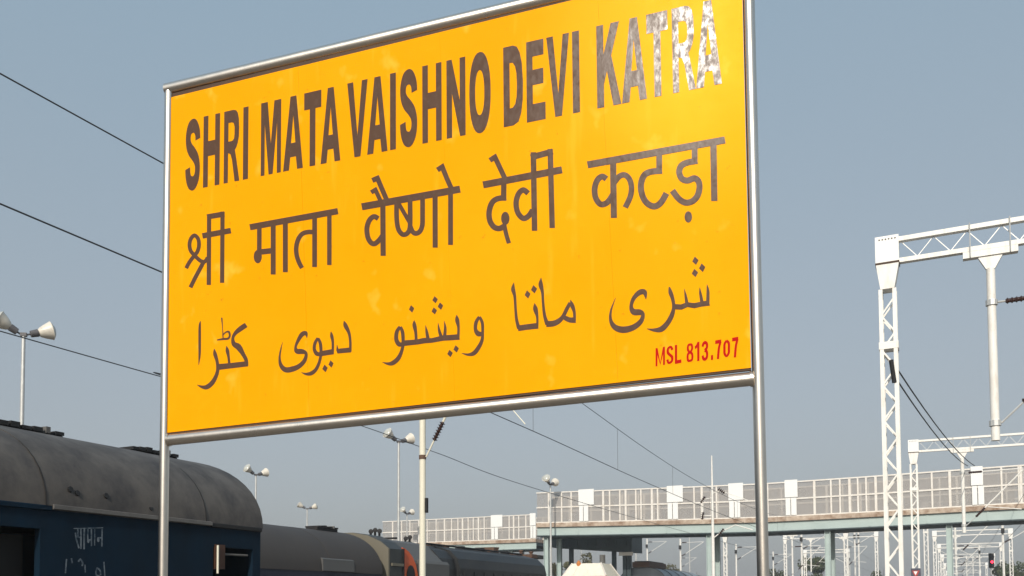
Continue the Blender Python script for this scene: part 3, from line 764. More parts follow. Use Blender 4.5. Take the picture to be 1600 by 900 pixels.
# roof clutter
def rp(px, py, l=-13.8):
    s_, z_ = at_lat(px, py, l); return s_ - S0, z_ + o
for (px, py, name, sz, m) in ((760, 843, 'exhaust_box', (.35, .30, .24), 'rusty_brown'), (715, 842, 'roof_hatch', (.4, .6, .07), 'black_metal'), (735, 846, 'roof_hatch', (.5, .5, .06), 'black_metal'),
                              (790, 849, 'fan_housing', (.5, .7, .10), 'rusty_brown'), (818, 853, 'fan_housing', (.45, .5, .14), 'rusty_brown'), (830, 855, 'roof_tank', (.4, .5, .14), 'loco_black'),
                              (822, 856, 'red_valve', (.15, .4, .08), 'red_paint'), (672, 836, 'roof_hatch', (.35, .5, .05), 'black_metal'), (605, 846, 'roof_grab', (.3, .1, .05), 'black_metal')):
    y_, z_ = rp(px, py)
    zb = H(1.655) if px > 700 else H(1.71)
    if px < 620: zb = H(1.79)
    MB().box(-sz[0], sz[0], y_ - sz[1] / 2, y_ + sz[1] / 2, zb, zb + sz[2]).obj(name, m, loco)
rl = random.Random(3)
for k in range(16):
    y_ = sGr + .3 + (sEnd - sGr - .8) * (k + rl.random() * .6) / 16; w_ = .06 + .14 * rl.random(); x_ = -.3 + .8 * rl.random()
    MB().box(x_ - w_, x_ + w_, y_, y_ + .08 + .2 * rl.random(), H(1.60), H(1.72) + .10 * rl.random()).obj('roof_fitting', rl.choice(('black_metal', 'black_metal', 'rusty_brown')), loco)
MB().tube([(.75, sGr + .2, H(1.70)), (.75, sEnd - .4, H(1.70))], .03, 6).obj('roof_pipe', 'black_metal', loco)
for px in (768, 806, 822):
    y_, z_ = rp(px, 845); MB().lathe([(0, .07), (.2, .06), (.22, .09), (.26, .08)], (.2, y_, H(1.66)), (0, 0, 1), 10).obj('stack', 'rusty_brown', loco, True)
def horns(px, zb, k):
    y_, z_ = rp(px, 828)
    for i in range(k):
        MB().lathe([(0, .02), (.12, .025), (.19, .05), (.22, .068), (.225, .06)], (-.14 + .14 * i, y_ + .1, zb + .17 + .03 * (i % 2)), (.35, -1, 0), 14).obj('horn', 'black_metal', loco, True)
        MB().box(-.16 + .14 * i, -.12 + .14 * i, y_ - .03, y_ + .03, zb, zb + .16).obj('horn_bracket', 'black_metal', loco)
horns(586, H(1.795), 3)
horns(640, H(1.715), 2)
for y_ in (2.2, sEnd - 2.2): bogie_parts(loco, y_)
MB().box(-1.4, 1.4, .1, sEnd - .1, .42, .597).obj('underframe', 'black_metal', loco)

# ------------------------------------------------------------------ platform lamps
def make_lamp(h=9.5):
    t = thing('platform_lamp', 'x', 'lamp post', (0, 0, 0), 0, 'twin-headed lamp posts on the far platforms')
    MB().tube([(0, 0, 0), (0, 0, h * .55), (0, 0, h)], [.085, .07, .055], 10).obj('pole', 'galvanised', t, True)
    MB().box(-.09, .09, -.07, .07, h, h + .10).obj('head_bracket', 'lamp_gear', t)
    for sx in (-1, 1):
        ax = Vector((sx * .80, .32 * sx, .50 if sx < 0 else .28)).normalized()
        p = Vector((sx * .07, 0, h + .05))
        MB().tube([p, p + ax * .16], .028, 8).obj('arm', 'lamp_gear', t)
        hd = MB().lathe([(.12, .05), (.13, .10), (.35, .115), (.37, .07)], p, ax, 12).obj('lamp_head', 'lamp_gear', t, True)
        MB().lathe([(.355, .09), (.42, .145), (.56, .21), (.72, .265), (.745, .285), (.75, .27)], p, ax, 18).obj('reflector_shell', 'lamp_shell', hd, True)
        MB().lathe([(.751, .262), (.79, .235), (.84, .15), (.855, .05)], p, ax, 18).obj('glass', 'lamp_glass', hd, True)
    return t
lamp0 = make_lamp()
LH = 9.5 + .05 - EYE
lamps = [(37, 523, 10, 'nearest twin-headed lamp post rising behind the blue coach at the far left'),
         (400, 742, 25, 'twin-headed lamp post just past the curved end of the near coach roof'),
         (480, 795, -20, 'twin-headed lamp post beside the ventilator on the brownish coach roof'),
         (623, 690, 18, 'tall twin-headed lamp post just left of the cream overhead-line mast'),
         (636, 803, 35, 'small distant twin-headed lamp post between the tall lamp post and the mast'),
         (690, 826, 5, 'distant twin-headed lamp post in front of the far footbridge screen'),
         (860, 757, 38, 'twin-headed lamp post in front of the left end of the main footbridge'),
         (993, 797, 48, 'twin-headed lamp post in front of the footbridge, between its first two white boards'),
         (855, 828, 40, 'distant lamp post under the left end of the main footbridge'),
         (908, 846, 50, 'distant lamp post in front of the dark stair landing under the footbridge'),
         (1077, 829, 60, 'distant twin-headed lamp post at the girder, left of the slim insulator pole')]
for i, (px, py, rz, lab) in enumerate(lamps):
    t = lamp0 if i == 0 else copy_tree(lamp0)
    p = at_height(px, py, LH)
    t.location = (p.x, p.y, 0); t.rotation_euler = (0, 0, math.radians(rz)); t['label'] = lab

# ------------------------------------------------------------------ overhead-line mast with cantilever, and wires
MS = 20.35; ML = -11.2
mast = thing('line_mast', 'slim cream overhead-line mast behind the name board, in front of the locomotive', 'mast', T(MS, ML, 0), ROTZ)
MB().tube([(0, 0, GZ), (0, 0, 8.1)], .078, 12).obj('mast_tube', 'cream_paint', mast, True)
zt = EYE + (946 - 717) * 23.2 / F
MB().lathe([(-.05, .092), (.05, .092)], (0, 0, zt), (0, 0, 1), 12).obj('clamp', 'rusty_brown', mast)
MB().box(.082, .14, -.04, .04, EYE + 2.2, EYE + 2.56).obj('junction_box', 'black_metal', mast)
A0 = Vector((.1, 0, zt)); A1 = Vector((2.7, 0, EYE + 5.6)); dv = (A1 - A0).normalized()
dv = (Vector((.9, -.05, zt + 1.35)) - A0).normalized()
MB().tube([A0, A0 + dv * .5], .022).obj('tension_link', 'cream_paint', mast)
def insul(parent, p, d, L=.45, n=7, r=.085):
    prof = [(0, .03)]
    for k in range(n):
        a = L * (k + .15) / n; prof += [(a, .04), (a + L / n * .35, r), (a + L / n * .55, .04)]
    prof.append((L, .03))
    return MB().lathe(prof, p, d, 10).obj('insulator', 'insulator', parent, True)
insul(mast, A0 + dv * .45, dv, .5)
MB().tube([A0 + dv * .95, A0 + dv * 1.7, (2.7, 0, EYE + 5.5)], .03).obj('stay_tube', 'cream_paint', mast)
MB().tube([(.1, 0, EYE + 4.7), (2.7, 0, EYE + 5.5)], .025).obj('top_stay', 'cream_paint', mast)
MB().tube([(2.2, 0, EYE + 4.75), (2.72, 0, EYE + 4.14)], .012).obj('steady_arm', 'cream_paint', mast)

def wire_pts(l, pts, sub=14):
    q = catmull([(s_, h) for s_, h in pts], sub)
    return [(l, s_, EYE + h) for s_, h in q]
ohl = thing('overhead_line', 'two dark overhead wires joined by droppers, upper left above the near coach', 'overhead line', (0, 0, 0), ROTZ)
cat = wire_pts(-8.5, [(-30, 5.6), (-12, 5.42), (6.5, 5.50), (14, 5.58), (20.3, 5.62), (25, 5.34), (31, 5.0), (37.6, 4.78), (46, 4.74), (56, 4.95), (70, 5.6), (95, 4.7), (120, 5.6), (170, 5.2)])
con = wire_pts(-8.5, [(-30, 4.12), (6.5, 4.13), (20.3, 4.07), (30.4, 3.92), (45, 3.85), (70, 4.0), (120, 4.0), (170, 4.0)])
MB().tube(cat, .0085, 6).obj('catenary_wire', 'wire_dark', ohl)
MB().tube(con, .0095, 6).obj('contact_wire', 'wire_dark', ohl)
def zat(w_, s_):
    for a, b in zip(w_, w_[1:]):
        if a[1] <= s_ <= b[1]: return a[2] + (b[2] - a[2]) * (s_ - a[1]) / (b[1] - a[1])
    return w_[-1][2]
for s_ in (-22, -13, -5, 2, 12.5, 17, at_lat(833, 670, -8.5)[0], 27.5, 34, 40, 46, 52, 58, 64):
    MB().tube([(-8.5, s_, zat(con, s_)), (-8.5, s_, zat(cat, s_))], .005, 5).obj('dropper', 'wire_dark', ohl)
ohl2 = thing('overhead_wire', 'single dark overhead wire passing just under the nearest lamp heads at far left', 'wire', (0, 0, 0), ROTZ)
w3 = wire_pts(-13.8, [(-30, 4.5), (11, 4.55), (14.2, 4.62), (20.5, 4.80), (26, 4.66), (34, 4.40), (60, 4.3), (120, 4.4), (170, 4.4)])
MB().tube(w3, .0105, 6).obj('wire', 'wire_dark', ohl2)

p = at_lat(1112, 712, ML); zt = p[1]
wp = thing('white_pole', 'slim white pole with dark insulators just left of the right board post', 'pole', T(p[0], ML, 0), ROTZ)
MB().tube([(0, 0, GZ), (0, 0, zt * .5), (0, 0, zt)], [.10, .085, .035], 10).obj('shaft', 'white_paint', wp, True)
MB().lathe([(0, .09), (.05, .09)], (0, 0, zt * .5), (0, 0, 1), 10).obj('collar', 'white_paint', wp)
sw = p[0]
def wpl(px, py):
    l_, z_ = at_s(px, py, sw); return (l_ - ML, 0, z_)
q1, q2, q3, q4 = wpl(1098, 781), wpl(1098, 806), wpl(1127, 767), wpl(1127, 831)
MB().tube([q1, q2], .035, 8).obj('tie_rod', 'white_paint', wp)
for q_, d_ in ((q1, (.35, 0, .5)), (q2, (.1, 0, .6)), (q3, (.6, 0, -.45)), (q4, (.5, 0, .6))):
    dv_ = Vector(d_).normalized(); insul(wp, Vector(q_) - dv_ * .2, dv_, .42, 4, .12)
MB().tube([q1, (0, 0, q1[2] + .1)], .025, 6).obj('bracket_tube', 'white_paint', wp)
MB().tube([q2, (0, 0, q2[2])], .03, 6).obj('bracket_tube', 'white_paint', wp)
MB().tube([(0, 0, q3[2] - .1), q3, (1.9, 0, q3[2] - .6)], .022, 6).obj('bracket_tube', 'white_paint', wp)
MB().tube([(0, 0, q4[2] - .35), q4, (1.2, 0, q4[2] + .35), (2.1, 0, q4[2] + .05)], .03, 6).obj('bracket_tube', 'white_paint', wp)

# ------------------------------------------------------------------ portal gantries over the tracks on the right
GH = EYE + 6.6
def gantry(label, s, l0, l1, h=GH, drops=(), depth=.42, post_w=.24, detail=True, group='white overhead-line portals', lean=0.0):
    t = thing('line_gantry', label, 'gantry', T(s, l0, 0), ROTZ, group)
    W = l1 - l0
    for x in (0, W):
        pt = MB()
        for a in (-post_w / 2, post_w / 2):
            for b in (-.12, .12):
                pt.bar((x + a, b, GZ + .0), (x + a, b, h - .55), .07)
        pt.obj('post_angle', 'white_paint', t)
        lc = MB(); n = int((h - .6 - 0) / .34)
        for k in range(n):
            z0_ = k * .34; s_ = 1 if k % 2 else -1
            lc.bar((x - s_ * post_w / 2, -.135, z0_), (x + s_ * post_w / 2, -.135, z0_ + .34), .022, .03)
            lc.bar((x - s_ * post_w / 2, .135, z0_), (x + s_ * post_w / 2, .135, z0_ + .34), .022, .03)
        lc.obj('lacing', 'white_paint', t)
        MB().box(x - post_w / 2 - .05, x + post_w / 2 + .05, -.16, .16, h - 1.72, h - 1.58).obj('joint_band', 'white_paint', t)
        hp = post_w / 2
        MB().prism([(x - hp - .0, h - .55), (x + hp, h - .55), (x + hp + .09, h - .06), (x - hp - .07, h - .06)], -.16, .16).obj('gusset', 'white_paint', t)
        MB().box(x - hp - .08, x + hp + .10, -.175, .175, h - .06, h - .03).obj('cap_joint', 'rust_shade_brown', t)
        MB().box(x - hp - .075, x + hp + .095, -.17, .17, h - .028, h + depth + .06).obj('head_plate', 'board_white', t)
        if detail:
            for k in range(6):
                MB().lathe([(0, .014), (.012, .012)], (x - hp + .0 + .055 * k, -.171, h + depth - .005), (0, -1, 0), 6).obj('bolt', 'rust_shade_brown', t)
    for z in (h, h + depth):
        MB().bar((.1, 0, z), (W - .1, 0, z), .14, .085).obj('chord', 'white_paint', t)
    n = max(2, int(W / (.30 if detail else .62))); dx = (W - .5) / n
    for k in range(n):
        z0_, z1_ = (h + .04, h + depth - .04) if k % 2 else (h + depth - .04, h + .04)
        MB().bar((.25 + k * dx, 0, z0_), (.25 + (k + 1) * dx, 0, z1_), .014).obj('diagonal', 'galvanised', t)
    for x in drops:
        MB().box(x - .44, x + .44, -.08, .08, h - .17, h - .03 - .02).obj('drop_arm', 'white_paint', t)
        MB().prism([(x - .07, h - .42), (x + .07, h - .42), (x + .2, h - .173), (x - .2, h - .173)], -.05, .05).obj('drop_gusset', 'white_paint', t)
        MB().tube([(x, 0, h - 3.62), (x, 0, h - .40)], .075, 10).obj('drop_tube', 'white_paint', t, True)
        for dx_ in (-.32, .32):
            MB().tube([(x + dx_, -.095, h - .16), (x + dx_, -.095, h + depth + .07)], .012, 6).obj('hanger_bolt', 'galvanised', t)
        MB().lathe([(-.05, .10), (.05, .10)], (x, 0, h - 1.05), (0, 0, 1), 10).obj('clamp', 'galvanised', t)
        MB().lathe([(-.05, .10), (.05, .10)], (x, 0, h - 3.3), (0, 0, 1), 10).obj('clamp', 'galvanised', t)
        insul(t, (x + .22, 0, h - 1.05), (1, 0, .02), .5, 7, .06)
        insul(t, (x + .45, 0, h - 2.95), (1, 0, 1.1), .5, 7, .06)
        MB().tube([(x + .1, 0, h - 1.05), (x + .25, 0, h - 1.05)], .02, 6).obj('link', 'galvanised', t)
        MB().tube([(x + .1, 0, h - 3.3), (x + .47, 0, h - 2.93)], .02, 6).obj('link', 'galvanised', t)
        MB().tube([(x + .70, 0, h - 1.04), (x + 2.2, 0, h - 1.0)], .025, 6).obj('cantilever_tube', 'white_paint', t)
        MB().tube([(x + .78, 0, h - 2.59), (x + 2.2, 0, h - 1.05)], .03, 6).obj('cantilever_tube', 'white_paint', t)
        MB().tube([(x + .9, 0, h - 2.55), (x + 2.1, 0, h - 2.7)], .02, 6).obj('registration_tube', 'white_paint', t)
    return t
g1 = at_height(1386, 411, 6.6)
s1 = g1.dot(TD); l1_ = g1.dot(TL)
gantry('nearest white lattice portal gantry, its post standing right of the name board', s1, l1_, l1_ + 6.6, drops=(1.72,))
g2 = at_height(1427, 706, 6.6)
s2, l2_ = g2.dot(TD), g2.dot(TL)
gantry('second white portal gantry, its beam crossing just above the footbridge screen at right', s2, l2_, l2_ + 6.6, drops=(1.85,), depth=.45)
far0 = None
for i, (s_, lab) in enumerate(((s2 + 29, 'third white portal gantry whose post shows below the footbridge beside the lattice posts'),
                 (s2 + 60, 'fourth white portal gantry with a thick white post top below the footbridge girder'),
                 (s2 + 84, 'fifth portal gantry, its beams stacked below the footbridge girder at the right'),
                 (s2 + 112, 'sixth portal gantry in the distant cluster at the lower right'),
                 (s2 + 148, 'seventh portal gantry in the distant cluster at the lower right'),
                 (s2 + 195, 'farthest portal gantry in the distant cluster at the lower right'))):
    if far0 is None:
        far0 = gantry(lab, s_, -1.2, 5.2, drops=(1.8,), depth=.45, detail=False)
    else:
        q = copy_tree(far0); q.location = T(s_, -1.2 + .25 * i, 0); q['label'] = lab
# portals over the tracks on the left of the platform
pr = at_s(1133, 838, 84)
gantry('white portal with a hanging drop seen under the footbridge, left of the right board post', 84, pr[0], pr[0] + 9.5, h=pr[1], drops=(5.4,), depth=.4, detail=False)
pr = at_s(1369, 838, 110)
gantry('white portal seen under the footbridge with its right post near the lattice posts', 110, pr[0] - 9.0, pr[0], h=pr[1], drops=(2.6, 5.9), depth=.5, detail=False)
pr = at_s(1258, 864, 120)
gantry('low white portal frame in front of the dark tree under the footbridge', 120, pr[0], pr[0] + 4.6, h=pr[1], drops=(), depth=.3, detail=False)

# feeder cables slung from the nearest gantry post
fc = thing('feeder_cables', 'two dark cables running down from the nearest lattice post toward the second gantry', 'cable', (0, 0, 0), 0)
a0 = at_height(1399, 572, (942 - 572) * g1.y / F); a1 = at_height(1399, 590, (942 - 590) * g1.y / F)
e0 = at_depth(1523, 728, 40.5); e1 = at_depth(1512, 728, 40.5)
for a, b, c_ in ((a0, e0, 0.0), (a1, e1, 0.0)):
    pts = [a + (b - a) * k / 10 + Vector((0, 0, -.25 * 4 * (k / 10) * (1 - k / 10))) for k in range(11)]
    MB().tube(pts, .016, 6).obj('cable', 'wire_dark', fc)
MB().bar(a0 + Vector((-.08, 0, .12)), a1 + Vector((-.02, 0, -.10)), .06).obj('anchor_clamp', 'black_metal', fc)

# overhead wires of the right-hand track
oh3 = thing('overhead_wire', 'distant overhead wire running away through the portal gantries at the right', 'wire', (0, 0, 0), ROTZ)
MB().tube([(3.4, s_, EYE + 5.5 - .3 * math.sin(PI * ((s_ - s2) / 30 % 1))) for s_ in range(30, 240, 5)], .011, 5).obj('wire', 'wire_dark', oh3)
MB().tube([(3.4, s_, EYE + 4.0) for s_ in range(30, 240, 10)], .011, 5).obj('wire', 'wire_dark', oh3)

# ------------------------------------------------------------------ footbridges
def footbridge(label, pL, length, zoff, boards, colx, posts, width=3.0, mesh_far=True, name='footbridge'):
    """pL: left end of the near face; local x runs along the bridge, y away."""
    t = thing(name, label, 'footbridge', (pL.x, pL.y, 0), ROTZ)
    N = max(1, int(length / 2.9))
    X = [length * k / N for k in range(N + 1)]
    def beam(nm, m, y0, y1, h0, h1, x0=0, x1=None, par=t):
        x1 = length if x1 is None else x1
        xs = [x0] + [x for x in X if x0 < x < x1] + [x1]
        mb = MB()
        for a, b in zip(xs, xs[1:]):
            za, zb = EYE + zoff(a), EYE + zoff(b)
            mb.add([(a, y0, za + h0), (b, y0, zb + h0), (b, y1, zb + h0), (a, y1, za + h0), (a, y0, za + h1), (b, y0, zb + h1), (b, y1, zb + h1), (a, y1, za + h1)],
                   [(0, 3, 2, 1), (4, 5, 6, 7), (0, 1, 5, 4), (1, 2, 6, 5), (2, 3, 7, 6), (3, 0, 4, 7)])
        return mb.obj(nm, m, par)
    for a, b in zip(X, X[1:]):
        beam('girder_plate', 'teal_girder', 0, .05, 4.68, 5.24, a + .028, b - .028)
        beam('girder_plate', 'teal_girder', width - .05, width, 4.68, 5.24, a + .012, b - .012)
    for x in X[1:-1]:
        z = EYE + zoff(x); MB().box(x - .05, x + .05, -.03, -.002, z + 4.70, z + 5.22).obj('stiffener', 'teal_girder', t)
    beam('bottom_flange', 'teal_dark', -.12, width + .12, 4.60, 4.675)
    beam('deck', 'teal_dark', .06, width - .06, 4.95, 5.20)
    beam('ledge', 'ledge_concrete', -.16, width + .16, 5.245, 5.52)
    for y in (-.04, width + .04):
        beam('top_rail', 'frame_white', y - .035, y + .035, 7.60, 7.68)
        beam('mid_rail', 'frame_white', y - .035, y + .035, 6.56, 6.65)
        beam('sill_rail', 'frame_white', y - .035, y + .035, 5.53, 5.60)
    xs = posts
    for yi, y in enumerate((-.04, width + .04)):
        for k, x in enumerate(xs):
            xx = x + (.37 if yi else 0)
            if xx > length: continue
            z = EYE + zoff(xx); wv = .045 + .02 * ((k * 7) % 3 == 0)
            MB().box(xx - wv, xx + wv, y - .03, y + .03, z + 5.603, z + 6.557).obj('screen_post', 'frame_white', t)
            MB().box(xx - wv, xx + wv, y - .03, y + .03, z + 6.653, z + 7.597).obj('screen_post', 'frame_white', t)
        xe = [0] + xs + [length]
        for a, b in zip(xe, xe[1:]):
            if b - a < .15: continue
            for h0, h1 in ((5.605, 6.555), (6.655, 7.595)):
                beam('mesh_panel', 'mesh_infill', y + .032, y + .037, h0, h1, a + .02, b - .02)
    for (xa, xb, xc) in boards:
        z = EYE + (zoff(xa) + zoff(xb)) / 2
        MB().box(xa, xb, -.16, -.085, z + 6.70, z + 7.76).obj('white_board', 'board_white', t)
        MB().box(xa + .04, (xa + xc) / 2 - .025, -.14, -.085, z + 5.60, z + 6.66).obj('white_board', 'board_white', t)
        MB().box((xa + xc) / 2 + .025, xc, -.14, -.085, z + 5.60, z + 6.66).obj('white_board', 'board_white', t)
    for x in colx:
        for y in (.25, width - .25):
            c_ = MB(); z = EYE + zoff(x)
            c_.box(x - .16, x - .145 + .02, y - .14, y + .14, GZ, z + 4.597); c_.box(x + .125, x + .16, y - .14, y + .14, GZ, z + 4.597); c_.box(x - .124, x + .124, y - .015, y + .015, GZ, z + 4.597)
            c_.obj('column', 'teal_girder', t)
    return t
sBR = 0
pL = at_height(839, 838.5, 4.6)
sbr = pL.dot(TD); lbr = pL.dot(TL)
LEN = 36.0
def zo(x):
    pts = [(-5, 0), (0, 0), (8, -.16), (14.4, -.27), (20, -.22), (27.7, -.08), (40, .1)]
    for (a, b), (c_, d) in zip(pts, pts[1:]):
        if a <= x <= c_: return b + (d - b) * (x - a) / (c_ - a)
    return 0
def bx(px, py=790): return at_s(px, py, sbr)[0] - lbr
posts = [bx(p_) for p_ in (858, 878, 893, 943, 953, 969, 978, 994, 1002, 1019, 1028, 1085, 1097, 1120, 1200, 1273, 1299, 1313, 1328, 1341, 1354, 1369, 1410, 1457, 1485, 1566, 1593)] + [28.6, 29.9, 31.2, 32.5, 33.8, 35.1]
boards = [(bx(905), bx(929), bx(920)), (bx(1043), bx(1068), bx(1060)), (bx(1139), bx(1162), bx(1157)), (bx(1227), bx(1247), bx(1245)), (bx(1518), bx(1537), bx(1538))]
footbridge('main footbridge with pale teal girder, mesh screens behind the right board post', Vector((pL.x, pL.y, 0)), LEN, zo, boards,
           [bx(852, 860), bx(1107, 860), bx(1293, 860), bx(1484, 860), 34], posts)
pB = at_height(838, 857, 4.6)
pB2 = at_height(838, 804, 7.64)
sB = pB2.dot(TD); lB = pB2.dot(TL)
lB2 = at_s(598, 830, sB)[0]
LB = lB - lB2
ppl = T(sB, lB2)
def bx2(px): return at_s(px, 830, sB)[0] - lB2
footbridge('farther footbridge with ribbed screen and white boards, showing above the locomotive roof', ppl, LB, lambda x: 0.0,
           [(bx2(768), bx2(786), bx2(779)), (bx2(829), bx2(838), bx2(838))], [1.0, LB - 2.5],
           [bx2(p_) for p_ in (614, 628, 641, 655, 668, 682, 695, 706, 716, 723, 732, 740, 748, 757, 796, 803, 811, 822)])
# stair landing under the main bridge
la = at_height(855, 843, 4.45); 
ld = thing('stair_landing', 'dark covered stair landing and its legs under the left end of the main footbridge', 'stairs', T(sbr + 3.4, lbr, 0), ROTZ)
xr = at_s(987, 845, sbr + 3.4)[0] - lbr; xl = at_s(852, 845, sbr + 3.4)[0] - lbr
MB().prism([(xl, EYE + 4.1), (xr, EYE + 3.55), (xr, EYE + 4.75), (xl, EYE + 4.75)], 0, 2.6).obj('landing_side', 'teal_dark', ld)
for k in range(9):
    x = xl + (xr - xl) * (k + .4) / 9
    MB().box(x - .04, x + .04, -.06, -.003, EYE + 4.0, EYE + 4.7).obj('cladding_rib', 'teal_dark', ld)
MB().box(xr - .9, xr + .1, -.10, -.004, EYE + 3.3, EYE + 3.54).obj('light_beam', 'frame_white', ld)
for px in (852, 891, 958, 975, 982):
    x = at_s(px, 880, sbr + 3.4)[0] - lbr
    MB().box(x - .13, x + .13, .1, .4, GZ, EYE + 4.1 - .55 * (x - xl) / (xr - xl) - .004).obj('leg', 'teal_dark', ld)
for px in (940,):
    x = at_s(px, 880, sbr + 3.4)[0] - lbr
    MB().tube([(x, .2, GZ), (x, .2, EYE + 3.4)], .2, 10).obj('pale_leg', 'frame_white', ld, True)

# ------------------------------------------------------------------ low things beyond the tracks
sd = 62
la, za = at_s(924, 900, sd)
shr = thing('cream_pavilion', 'small cream pyramid-roofed pavilion with an orange finial under the footbridge', 'pavilion', T(sd, la, 0), ROTZ)
zr = at_s(924, 900, sd)[1]; zt_ = at_s(924, 881, sd)[1]
hwid = (at_s(966, 900, sd)[0] - at_s(882, 900, sd)[0]) / 2 * .8; htop = (at_s(942, 881, sd)[0] - at_s(898, 881, sd)[0]) / 2
q = []
for (r_, z_) in ((hwid, zr - .05), (htop, zt_)):
    q += [(-r_, -r_, z_), (r_, -r_, z_), (r_, r_, z_), (-r_, r_, z_)]
MB().add(q, [(3, 2, 1, 0), (4, 5, 6, 7), (0, 1, 5, 4), (1, 2, 6, 5), (2, 3, 7, 6), (3, 0, 4, 7)]).obj('roof', 'dome_cream', shr)
for cx_, cy_ in ((-1, -1), (1, -1), (1, 1), (-1, 1)):
    MB().bar((cx_ * hwid, cy_ * hwid, zr - .03), (cx_ * htop, cy_ * htop, zt_ + .02), .07).obj('hip_rib', 'frame_white', shr)
for k in (-.5, 0, .5):
    MB().bar((k * hwid, -hwid, zr - .03), (k * htop, -htop, zt_ + .01), .035).obj('roof_seam', 'dome_cream', shr)
MB().box(-hwid - .06, hwid + .06, -hwid - .06, hwid + .06, zr - .22, zr - .055).obj('eave_band', 'orange_paint', shr)
MB().box(-hwid + .3, hwid - .3, -hwid + .3, hwid - .3, 0, zr - .225).obj('wall', 'dome_cream', shr)
fx = at_s(912, 880, sd)[0] - la
MB().lathe([(0, .16), (.25, .2), (.5, .12), (.7, .17), (.9, .05)], (fx, -htop, zt_ - .7), (0, 0, 1), 10).obj('finial', 'orange_paint', shr, True)

s3 = 66
l3 = at_s(1000, 895, s3)[0]
bc = thing('railway_coach', 'distant blue-grey coach roof with a dark unit on top, low under the footbridge', 'railway coach', T(s3, -18.7, RAILZ), ROTZ)
zc3 = at_lat(1010, 887, -18.7)[1] + o
yA = at_lat(988, 889, -19.4)[0] - s3; yB = at_lat(1066, 895, -18.7)[0] - s3
for k in range(5):
    ya_, yb_ = yA + (yB - yA) * k / 5, yA + (yB - yA) * (k + 1) / 5
    MB().prism([(x, z + o) for x, z in roof_prof(1.6 + .006 * (k % 2), zc3 - o - 1.0, zc3 - o + .006 * (k % 2))], ya_ + .01, yb_ - .01).obj('roof_sheet', 'roof_blue', bc, True)
    MB().tube([(math.cos(a_) * 1.62 if False else x, ya_, z + o + .01) for x, z in roof_prof(1.62, zc3 - o - 1.0, zc3 - o + .01)], .025, 5).obj('roof_rib', 'loco_grey', bc)
MB().box(-1.6, 1.6, yA + .01, yB - .01, .7, zc3 - 1.002).obj('body', 'coach_blue', bc)
yu0 = at_lat(1001, 880, -18.7)[0] - s3; yu1 = at_lat(1028, 881, -18.7)[0] - s3
MB().box(-.6, .6, yu0, yu1, zc3 - .02, zc3 + .36).obj('roof_unit', 'rusty_brown', bc)
MB().box(-.5, .5, yu0 + .2, yu1 - .3, zc3 + .362, zc3 + .43).obj('unit_lid', 'black_metal', bc)

# red signal at the lower right
sg = at_depth(1549, 878, 80)
sig = thing('colour_light_signal', 'black colour light signal showing red at the lower right', 'signal', (sg.x, sg.y, 0), 0)
MB().tube([(0, .12, 0), (0, .12, sg.z + .5)], .07, 8).obj('post', 'galvanised', sig)
MB().box(-.17, .17, -.1, .1, sg.z - .5, sg.z + .72).obj('signal_head', 'black_metal', sig)
for k, m in ((0, 'signal_red'), (.36, 'black_metal'), (-.34, 'black_metal')):
    MB().lathe([(0, .11), (.02, .10)], (0, -.102, sg.z + k), (0, -1, 0), 14).obj('lens', m, sig)
    MB().lathe([(.0, .13), (.14, .13)], (0, -.11, sg.z + k + .07), (0, -1, 0), 10).obj('hood', 'black_metal', sig) if m != 'signal_red' else None
# small warning plate by the second gantry's post
wpz = at_depth(1431, 896, g2.y - .4)
ws = thing('warning_plate', 'small dark plate with a red and white triangle on the second gantry post', 'sign', (wpz.x, wpz.y, 0), ROTZ)
MB().box(-.19, .19, -.012, .012, wpz.z - .5, wpz.z + .22).obj('plate', 'sign_blue', ws)
MB().add([(-.15, -.0145, wpz.z + .12), (.15, -.0145, wpz.z + .12), (0, -.0145, wpz.z - .2)], [(0, 1, 2)]).obj('triangle', 'red_paint', ws)
MB().add([(-.09, -.017, wpz.z + .09), (.07, -.017, wpz.z + .09), (-.01, -.017, wpz.z - .08)], [(0, 1, 2)]).obj('triangle', 'board_white', ws)
MB().box(-.03, .03, .014, .2, wpz.z - .1, wpz.z).obj('bracket', 'galvanised', ws)

# slim line masts seen far off beneath the footbridge
def fmast(px, py, Y, lab, arm=1):
    p_ = at_depth(px, py, Y)
    t = thing('line_mast', lab, 'mast', (p_.x, p_.y, 0), ROTZ, 'distant line masts beneath the footbridge')
    MB().tube([(0, 0, GZ), (0, 0, p_.z)], .09, 6).obj('mast_tube', 'white_paint', t)
    MB().tube([(0, 0, p_.z - 1.9), (arm * 2.4, 0, p_.z - .4)], .03, 5).obj('stay_tube', 'white_paint', t)
    MB().tube([(0, 0, p_.z - .4), (arm * 2.4, 0, p_.z - .38)], .025, 5).obj('stay_tube', 'white_paint', t)
    insul(t, (arm * .15, 0, p_.z - .4), (arm, 0, 0), .5, 5, .09); insul(t, (arm * .12, 0, p_.z - 1.82), (arm, 0, .62), .5, 5, .09)
    MB().box(-.12, .12, -.3, -.1, p_.z - 1.1, p_.z - .7).obj('box', 'black_metal', t)
